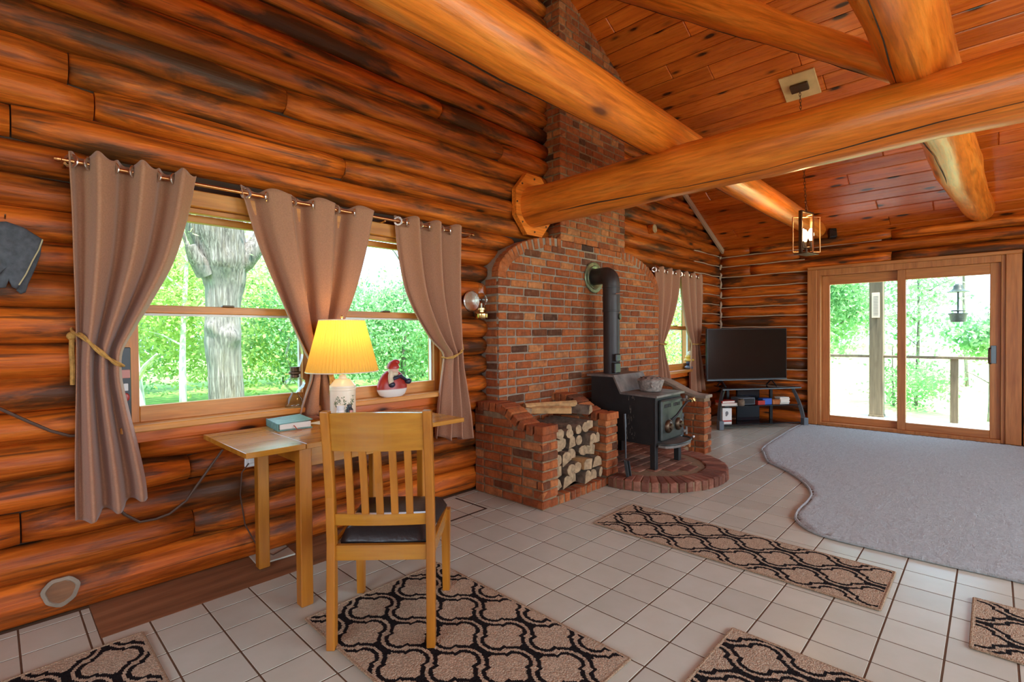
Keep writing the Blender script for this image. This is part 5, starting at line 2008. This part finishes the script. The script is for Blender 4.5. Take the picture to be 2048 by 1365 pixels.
MB().tube([(5.465, 2.893, 2.475), (5.465, 2.886, 2.475)], .050, 16).build('sawn_face', M['woodend'], t, True)

# ------------------------------------------------------------------ television and stand
tvr = math.atan2(-.6, .8)
TV0 = (6.887, 2.125)
t = thing('tv_stand', (*TV0, 0), 'black glass television stand with curved legs in the corner', 'tv stand', rz=tvr)
for s in (-1, 1):
    for yy in (.0,):
        pts = []
        for k in range(9):
            f = k / 8
            pts.append((s * (.60 - .115 * f ** 2.2), yy + .02 + .09 * f, .03 + .49 * f))
        MB().tube(pts, [.033 - .008 * k / 8 for k in range(9)], 4, flat=.7, ref=(0, 1, 0)).build('curved_leg', M['black'], t, True, world=False)
        MB().box(s * .60 - .032, s * .60 + .032, -.02, .05, 0, .115, .005).build('foot_cap', M['greyplastic'], t, False, world=False)
for z, w, d in ((.055, .54, .36), (.290, .53, .33), (.518, .55, .42)):
    MB().prism([(-w, .02), (w, .02), (w * .80, d), (-w * .80, d)], z - .006, z + .006, 'z').build('glass_shelf', M['blackglass'], t, False, world=False)
MB().box(-.20, .13, .26, .30, .06, .50, .006).build('spine_panel', M['blackglass'], t, False, world=False)
MB().box(.30, .34, .28, .31, .06, .512, .004).build('rear_post', M['black'], t, False, world=False)
MB().box(-.34, -.30, .28, .31, .06, .512, .004).build('rear_post', M['black'], t, False, world=False)
MB().box(-.56, .56, .015, .035, .500, .514, .003).build('front_bar', M['ash'], t, False, world=False)


def tvp(x, y, z=0):
    return (TV0[0] + x * .8 + y * .6, TV0[1] - x * .6 + y * .8, z)


t = thing('television', tvp(-.125, .17, .524), 'large flat black television standing on the corner stand', 'television', rz=tvr)
MB().box(-.575, .575, -.02, .02, .09, .768, .006).build('bezel', M['black'], t, False, world=False)
MB().box(-.562, .562, -.0225, -.018, .112, .757).build('screen', M['screen'], t, False, world=False)
MB().box(-.575, .575, -.024, .0, .088, .098, .002).build('lower_trim', M['ash'], t, False, world=False)
for s in (-1, 1):
    m = MB().tube([(s * .36, -.10, .008), (s * .36, 0, .09), (s * .36, .10, .008)], .009, 8)
    m.build('foot', M['black'], t, True, world=False)
MB().box(-.3, .3, .02, .05, .15, .5, .01).build('rear_housing', M['black'], t, False, world=False)


def tv_item(name, x, y, z, label, cat, parts, group=None, rz=0):
    t = thing(name, tvp(x, y, z), label, cat, group, rz=tvr + rz)
    for nm, b, mat in parts:
        MB().box(*b, .003).build(nm, M[mat], t, False, world=False)
    return t


zz = .2965
tv_item('paperback_book', -.44, .12, zz, 'white book at the bottom of the small stack on the stand', 'book', [('pages', (-.115, .105, -.07, .07, .004, .03), 'paper'), ('cover', (-.12, .11, -.075, .075, .03, .034), 'white'), ('back_cover', (-.12, .11, -.075, .075, 0, .004), 'white')], 'books on the stand')
tv_item('paperback_book', -.46, .12, zz + .034, 'red book lying on the white book on the stand', 'book', [('pages', (-.10, .09, -.065, .065, .004, .028), 'paper'), ('cover', (-.105, .095, -.07, .07, .028, .032), 'red'), ('spine', (-.105, -.098, -.07, .07, 0, .032), 'red'), ('back_cover', (-.105, .095, -.07, .07, 0, .004), 'red')], 'books on the stand', rz=.12)
tv_item('set_top_box', -.20, .14, zz, 'grey cable box on the middle glass shelf', 'box', [('case', (-.12, .12, -.08, .08, .006, .095), 'greyplastic'), ('front_panel', (-.11, .11, -.083, -.079, .015, .085), 'black'), ('rubber_feet', (-.10, .10, -.06, .06, 0, .006), 'black')])
t = thing('brown_jar', tvp(-.30, .03, zz), 'small brown jar before the cable box', 'jar')
MB().lathe([(0, 0), (.035, 0), (.042, .01), (.042, .065), (.03, .078)], 20, tvp(-.30, .03, zz)).build('jar_body', M['firebark'], t, True)
MB().lathe([(.032, .078), (.034, .08), (.034, .09), (0, .092)], 20, tvp(-.30, .03, zz)).build('lid', M['bronze'], t, True)
tv_item('disc_case', .0, .10, zz, 'dark red disc case pile on the middle shelf', 'case', [('case', (-.05, .05, -.06, .06, 0, .055), 'red'), ('lid', (-.05, .05, -.06, .06, .055, .06), 'black')])
tv_item('card_box', .09, .10, zz, 'blue card box on the middle glass shelf', 'box', [('carton', (-.065, .065, -.05, .05, 0, .075), 'blue'), ('flap', (-.065, .065, -.05, .05, .075, .079), 'blue')])
tv_item('wooden_box', .22, .10, zz, 'low brown wooden box beside the blue card box', 'box', [('box_body', (-.055, .055, -.05, .05, 0, .05), 'board'), ('lid', (-.058, .058, -.053, .053, .05, .062), 'board')])
for k in range(5):
    tv_item('magazine', .335 + .008 * (k % 2), .10, zz + k * .018, ['teal magazine at the bottom of the white pile', 'white magazine second from the pile bottom', 'grey-edged magazine in the middle of the pile', 'white magazine second from the pile top', 'cream magazine on top of the pile'][k], 'magazine',
            [('page_block', (-.068, .068, -.055, .055, .001, .016), 'paper'), ('cover', (-.07, .07, -.057, .057, .016, .018), 'teal' if k == 0 else 'white')], 'magazines on the stand', rz=.1 * (k % 3 - 1))
t = tv_item('white_carton', -.475, .10, .0615, 'upright white carton with red stripe on the lowest shelf', 'box', [('carton', (-.065, .065, -.04, .04, 0, .205), 'white'), ('red_stripe', (-.0655, .0655, -.0415, .0405, .028, .05), 'red')])
MB().ball((-.005, -.041, .14), (.022, .002, .026), 14, 8).ball((-.012, -.042, .115), (.014, .002, .014), 12, 8).build('printed_picture', M['printgrey'], t, False, world=False)

# ------------------------------------------------------------------ ceiling plate, lantern, speaker
t = thing('ceiling_lantern', (5.36, 1.275, 1.96), 'open frame bronze lantern hanging on a chain from the ceiling', 'lantern')
ex, ey = Vector((0, -1, 0)), Vector((sx, 0, sz))
if ex.cross(ey).z < 0:
    ey = -ey
ez = ex.cross(ey)
pc = Vector((5.345, 1.325, ceil_z(5.345)))
Mp = Matrix(((ex.x, ey.x, ez.x, pc.x), (ex.y, ey.y, ez.y, pc.y), (ex.z, ey.z, ez.z, pc.z), (0, 0, 0, 1)))
MB().box(-.15, .15, -.15, .15, -.018, -.0005, .004, M=Mp).build('mounting_board', M['plate'], t)
MB().box(-.075, .075, -.045, .045, -.05, -.018, .006, M=Mp).build('canopy', M['bronze'], t)
LC = Vector((5.36, 1.275, 0))
ztop_, zbot_ = 2.335, 1.975
chz = ceil_z(5.345) - .045
m = MB()
nl_ = int((chz - 2.36) / .030)
for k in range(nl_):
    f = k / nl_
    cz_ = chz - (chz - 2.36) * f - .015
    px_, py_ = pc.x + (LC.x - pc.x) * f, pc.y + (LC.y - pc.y) * f
    an = k * PI / 2 + .4
    pts = [(px_ + .0075 * math.cos(a) * math.cos(an), py_ + .0075 * math.cos(a) * math.sin(an), cz_ + .020 * math.sin(a)) for a in [2 * PI * q / 10 for q in range(11)]]
    m.tube(pts, .0026, 5, cap=False)
m.build('chain', M['bronze'], t, True)
pc2 = Vector((0, 0, 0))


def lframe(ang_, w, th, mat, z0_, z1_, nm, flat):
    d = Vector((math.cos(ang_), math.sin(ang_), 0))
    R = Matrix.Translation((LC.x, LC.y, 0)) @ Matrix.Rotation(ang_, 4, 'Z')
    m = MB()
    m.box(-w - th, -w + th, -flat, flat, z0_, z1_, .002, M=R)
    m.box(w - th, w + th, -flat, flat, z0_, z1_, .002, M=R)
    m.box(-w - th, w + th, -flat, flat, z1_ - 2 * th, z1_, .002, M=R)
    m.box(-w - th, w + th, -flat, flat, z0_, z0_ + 2 * th, .002, M=R)
    m.build(nm, mat, t)


A0 = math.radians(-46.2)
lframe(A0 + .55, .098, .008, M['bronze'], zbot_, ztop_ + .04, 'wide_frame', .016)
lframe(A0 + .0, .128, .004, M['copper'], zbot_ + .012, ztop_ - .01, 'thin_frame', .006)
lframe(A0 + 1.9, .07, .004, M['copper'], zbot_ + .006, ztop_ + .0, 'thin_frame', .008)
MB().box(-.11, .11, -.06, .06, zbot_ - .006, zbot_ + .004, .002, M=Matrix.Translation((LC.x, LC.y, 0)) @ Matrix.Rotation(A0 + .55, 4, 'Z')).build('base_plate', M['bronze'], t)
MB().tube([(LC.x, LC.y, zbot_), (LC.x, LC.y, zbot_ + .07)], .012, 12).tube([(LC.x, LC.y, ztop_ + .04), (LC.x, LC.y, ztop_ + .06)], .006, 8).build('hub', M['bronze'], t, True)
for k in range(3):
    a = 2 * PI * k / 3 + .5
    x, y = LC.x + .038 * math.cos(a), LC.y + .038 * math.sin(a)
    MB().tube([(LC.x, LC.y, zbot_ + .055), (x, y, zbot_ + .06), (x, y, zbot_ + .12)], .012, 10).build('socket', M['bronze'], t, True)
    MB().lathe([(.011, .12), (.02, .145), (.027, .175), (.022, .21), (.008, .235), (0, .238)], 16, (x, y, zbot_)).build('bulb', M['bulb'], t, True)
ld = bpy.data.lights.new('lantern_light', 'POINT')
ld.energy = 9
ld.color = (1.0, .62, .25)
ld.shadow_soft_size = .04
lo = bpy.data.objects.new('lantern_light', ld)
COL.objects.link(lo)
lo.location = (LC.x, LC.y, zbot_ + .29)

t = thing('wall_speaker', (7.5, 1.49, 2.43), 'small black speaker mounted under the ceiling by the log tie end', 'speaker')
Msp = Matrix.Translation((7.5, 1.49, 2.50)) @ Matrix.Rotation(.5, 4, 'Z') @ Matrix.Rotation(.25, 4, 'Y')
MB().box(-.04, .04, -.042, .042, -.065, .055, .006, M=Msp).build('cabinet', M['black'], t)
MB().box(-.045, -.038, -.036, .036, -.058, .048, .002, M=Msp).build('grille', M['screen'], t)
MB().tube([(7.52, 1.49, 2.53), (7.57, 1.49, 2.545)], .01, 8).build('bracket', M['bronze'], t)

# ------------------------------------------------------------------ outside: deck, rail, feeder
dk = MB().box(7.86, 9.85, -4, 4.5, -.35, -.14).build('deck', M['deck'])
tag(dk, 'pale weathered deck outside the glass door', 'deck', kind='structure')
x = 7.865
while x < 9.8:
    MB().box(x, x + .135, -4, 4.5, -.14, -.10, .004).build('plank', M['deck'], dk)
    x += .142
t = thing('deck_railing', (9.66, .4, -.1), 'weathered deck railing outside the glass door', 'railing')
MB().box(9.60, 9.72, -4, 4.5, .825, .865, .006).build('top_rail', M['post'], t)
for y in (.40, -1.2, 3.2):
    MB().box(9.62, 9.71, y - .045, y + .045, -.10, .825, .005).build('rail_post', M['post'], t)
t = thing('porch_post', (9.66, 1.32, -.1), 'square grey porch post seen through the fixed door panel', 'post')
MB().box(9.575, 9.745, 1.225, 1.405, -.10, 2.9, .008).build('post_timber', M['post'], t)
MB().box(9.565, 9.755, 1.215, 1.415, -.10, -.07, .004).build('base_block', M['post'], t)
t = thing('porch_thermometer', (9.57, 1.32, 1.45), 'long cream thermometer plate fixed to the porch post', 'thermometer')
MB().box(9.56, 9.574, 1.268, 1.368, 1.45, 1.84, .003).build('plate', M['cream'], t)
for k in range(13):
    MB().box(9.558, 9.561, 1.285, 1.345, 1.49 + k * .024, 1.496 + k * .024).build('scale_mark', M['printgrey'], t)
t = thing('porch_beam', (9.66, 0, 2.9), 'weathered porch beam over the deck posts', 'beam')
MB().box(9.58, 9.74, -4, 4.5, 2.9, 3.1, .008).build('beam_timber', M['post'], t)
t = thing('bird_feeder', (9.6, .36, 1.36), 'dark green hanging bird feeder with pagoda roof over the deck', 'bird feeder')
fc = (9.6, .36, 0)
MB().lathe([(.135, 1.79), (.12, 1.80), (.08, 1.815), (.055, 1.84), (.05, 1.88), (.028, 1.905), (0, 1.91)], 24, fc).build('roof', M['feeder'], t, True)
MB().tube([(9.6, .36, 1.80), (9.6, .36, 1.40)], .011, 8).build('stem', M['feeder'], t, True)
MB().lathe([(0, 1.515), (.075, 1.515), (.08, 1.525), (.075, 1.532), (0, 1.534)], 24, fc).build('tray', M['feeder'], t, True)
MB().lathe([(0, 1.362), (.082, 1.362), (.085, 1.37), (.098, 1.46), (.112, 1.475), (.112, 1.488), (.10, 1.49), (0, 1.48)], 24, fc).build('pot', M['feeder'], t, True)
MB().tube([(9.6, .36, 1.905), (9.62, .36, 2.9)], .0018, 5).build('hanger_wire', M['ash'], t)

# ------------------------------------------------------------------ outside: ground and trees
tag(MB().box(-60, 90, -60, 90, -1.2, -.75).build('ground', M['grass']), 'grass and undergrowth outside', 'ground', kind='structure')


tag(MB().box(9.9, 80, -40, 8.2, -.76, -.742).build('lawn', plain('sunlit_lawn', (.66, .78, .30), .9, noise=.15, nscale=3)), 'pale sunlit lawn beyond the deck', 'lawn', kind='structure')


def leaves(n, ctr, rad, size, rg, low=-.7):
    """n leaf blades scattered in clumps inside an ellipsoid"""
    nc = max(6, n // 55)
    d = rg.normal(size=(nc, 3))
    d /= np.linalg.norm(d, axis=1)[:, None]
    cl = np.array(ctr) + d * np.array(rad) * rg.uniform(.25, 1.0, (nc, 1)) ** .6
    k = rg.integers(0, nc, n)
    sp = np.array(rad).mean() * .17 + .12
    p = cl[k] + rg.normal(size=(n, 3)) * sp * np.array([1, 1, .55])
    p[:, 2] = np.maximum(p[:, 2], low)
    a = rg.normal(size=(n, 3))
    a /= np.linalg.norm(a, axis=1)[:, None]
    b = rg.normal(size=(n, 3))
    b[:, 2] *= .5
    b -= (b * a).sum(1)[:, None] * a
    b /= np.linalg.norm(b, axis=1)[:, None]
    s = size * rg.uniform(.6, 1.3, (n, 1))
    V = np.stack([p - a * s, p + b * s * .55 + a * s * .1, p + a * s, p - b * s * .55 + a * s * .1], 1).reshape(-1, 3)
    Fq = np.arange(4 * n).reshape(n, 4)
    return V, Fq


def tree(name, base, h, r, crown, rad, nleaf, size, mat, label, seed, bark='bark', lean=(0, 0), branches=5, cat='tree', group='trees and saplings outside the windows'):
    rg = np.random.default_rng(seed)
    t = thing(name, base, label, cat, group)
    top = Vector((base[0] + lean[0], base[1] + lean[1], base[2] + h))
    b0 = Vector(base)
    pts, rr_ = [], []
    for k in range(11):
        f = k / 10
        pts.append(b0.lerp(top, f) + Vector((math.sin(f * 5 + seed) * .04 * h / 5, math.cos(f * 4 + seed) * .04 * h / 5, 0)))
        rr_.append(r * (1.0 - .65 * f) * (1 + .04 * math.sin(k * 2 + seed)))
    MB().tube(pts, rr_, 12).build('trunk', M[bark], t, 'all')
    for k in range(branches):
        f = .35 + .55 * k / max(1, branches)
        s_ = b0.lerp(top, f)
        a = rg.uniform(0, 2 * PI)
        e = s_ + Vector((math.cos(a), math.sin(a), rg.uniform(.3, .8))) * (h * .22)
        m_ = s_.lerp(e, .5) + Vector((0, 0, .05 * h * .3))
        MB().tube([s_, m_, e], [r * .32, r * .22, r * .1], 7).build('branch', M[bark], t, True)
    V, Fq = leaves(int(nleaf * 1.7), crown, rad, size * .72, rg)
    me = bpy.data.meshes.new('foliage')
    me.from_pydata(V.tolist(), [], Fq.tolist())
    me.materials.append(M[mat])
    add('foliage', me, t, world=True)
    return t


# the big old tree in front of the wide window
t = thing('old_maple', (2.85, 9.95, -.75), 'massive grey-barked old tree trunk filling the wide window view', 'tree', 'trees and saplings outside the windows')
pts = [(2.95, 9.95, -.75), (2.94, 9.95, .0), (2.92, 9.95, .7), (2.89, 9.95, 1.15), (2.90, 9.95, 1.35), (2.90, 9.95, 1.7), (2.92, 9.95, 2.1), (2.92, 9.95, 2.6), (2.80, 9.95, 3.1), (2.7, 9.95, 4.2)]
rads = [.36, .28, .265, .285, .275, .268, .285, .40, .44, .40]
rgm = random.Random(2)
m = MB()
path, rd = [], []
for i in range(64):
    f = i / 63 * (len(pts) - 1)
    k = min(int(f), len(pts) - 2)
    g_ = f - k
    path.append(Vector(pts[k]).lerp(Vector(pts[k + 1]), g_))
    rd.append(rads[k] * (1 - g_) + rads[k + 1] * g_)
m.tube(path, rd, 40)
for i in range(64):
    for k in range(40):
        p = Vector(m.v[i * 40 + k])
        c_ = path[i]
        a = 2 * PI * k / 40
        w = 1 + .035 * math.sin(13 * a + .7 * math.sin(i * .35)) + .02 * math.sin(7 * a + i * .4) + .015 * rgm.uniform(-1, 1)
        for (bz, ba, bh, bs) in ((1.22, 5.0, .30, .16), (1.42, 3.7, .30, .13), (2.5, 4.4, .18, .2), (1.30, 4.4, .16, .1), (2.15, 5.6, .15, .2)):
            da = (a - ba + PI) % (2 * PI) - PI
            w += bh * math.exp(-((c_.z - bz) / bs) ** 2 - (da / .5) ** 2)
        m.v[i * 40 + k] = tuple(c_ + (p - c_) * w)
m.build('trunk', M['bark'], t, 'all')
MB().tube([(2.98, 9.9, 2.45), (3.22, 9.8, 2.62), (3.5, 9.8, 3.0), (3.75, 9.9, 3.6), (4.3, 10, 4.6)], [.24, .19, .155, .14, .10], 14).build('limb', M['bark'], t, True)
MB().tube([(2.62, 9.85, 2.35), (2.42, 9.75, 2.62), (2.36, 9.72, 2.78)], [.17, .12, .09], 12).build('limb_stub', M['bark'], t, True)
MB().tube([(2.38, 9.75, 2.6), (2.25, 9.7, 2.95), (2.05, 9.7, 3.2)], [.035, .03, .02], 8).build('branch', M['bark'], t, True)
V, Fq = leaves(3600, (3.2, 11.0, 3.6), (2.6, 1.4, 1.0), .055, np.random.default_rng(9))
me = bpy.data.meshes.new('foliage')
me.from_pydata(V.tolist(), [], Fq.tolist())
me.materials.append(M['leafpale'])
add('foliage', me, t, world=True)
tree('birch_tree', (1.62, 9.8, -.75), 3.6, .155, (1.5, 10.5, 3.2), (1.2, 1.0, .8), 700, .07, 'leafpale', 'pale spotted birch trunk at the edge of the wide window', 21, 'birch', (-.12, 0), 2)
tree('thin_birch', (3.3, 14.5, -.75), 5.0, .09, (3.2, 14.8, 2.6), (1.6, 1.2, 1.6), 3200, .08, 'leaf', 'thin crooked birch between the two trunks in the wide window', 22, 'birch', (.15, 0), 4)
tr_ = random.Random(6)
spots = [
    # (x, y, height, crown z, radii, leaves, leaf size, material, label)
    (1.6, 17, 7, 2.3, (2.2, 1.8, 2.6), 6500, .10, 'leafpale', 'bright leafy tree behind the birch trunk'),
    (4.6, 16.5, 7, 2.0, (2.2, 1.8, 2.4), 6500, .10, 'leaf', 'leafy tree filling the wide window beside the old trunk'),
    (7.2, 15.5, 6, 1.6, (2.2, 1.8, 2.0), 6500, .09, 'leafcool', 'dense green tree behind the lamp in the window'),
    (9.6, 14.2, 6, 1.3, (2.0, 1.8, 1.7), 6000, .09, 'leafcool', 'green tree behind the figurine in the window'),
    (12.0, 15.5, 7, 1.7, (2.3, 2.0, 1.9), 6000, .10, 'leaf', 'leafy tree at the edge of the second sash'),
    (3.0, 22, 8, 2.6, (3.4, 2.2, 3.2), 7000, .13, 'leafcool', 'far green tree behind the old trunk'),
    (8.5, 21.5, 8, 2.2, (3.4, 2.2, 2.8), 7000, .13, 'leaf', 'far pale tree behind the window mullion'),
    (14.5, 20, 8, 1.9, (3.2, 2.4, 2.5), 6500, .13, 'leafpale', 'far bright tree beyond the second sash'),
    (15.5, 8.6, 6, 1.2, (1.6, 1.5, 1.9), 5200, .08, 'leaf', 'leafy tree seen through the small window'),
    (21, 10.5, 7, 1.8, (2.4, 2.0, 2.6), 5200, .10, 'leafcool', 'far tree seen through the small window'),
    (15.2, 3.15, 5.5, 2.3, (1.0, 1.05, 1.7), 5200, .085, 'leafcool', 'dense green tree beyond the deck in the fixed door panel'),
    (19.5, 4.2, 7, 2.8, (1.6, 1.6, 2.4), 4200, .11, 'leafcool', 'tall leafy tree behind the deck tree'),
]
for k, (x, y, h, cz_, rad, nl, sz_, mat, lab) in enumerate(spots):
    tree('leafy_tree', (x, y, -.75), h, .09, (x, y, cz_), rad, nl, sz_, mat, lab, 40 + k, branches=3)
tree('sapling', (17, 1.45, -.75), 4.6, .045, (17, 1.45, 1.6), (.55, .75, 1.9), 1000, .085, 'leafcool', 'thin sapling with sparse leaves in the sliding panel view', 70, branches=4)
tree('leafy_bush', (15.0, .05, -.75), 2.4, .04, (15.0, -.1, 1.15), (.8, .75, .55), 1500, .085, 'leafcool', 'green bush beyond the rail near the door handle', 71, branches=3, cat='bush')
tree('leafy_bush', (16.5, 1.9, -.75), 1.6, .03, (16.5, 1.5, -.1), (1.0, .9, .55), 1100, .08, 'leafcool', 'low bright bush below the deck rail', 72, branches=2, cat='bush')
tree('sapling', (24, .7, -.75), 7, .06, (24, .5, 4.2), (1.4, 1.6, 1.1), 700, .11, 'leafpale', 'far pale sapling top against the white sky', 73, branches=4)
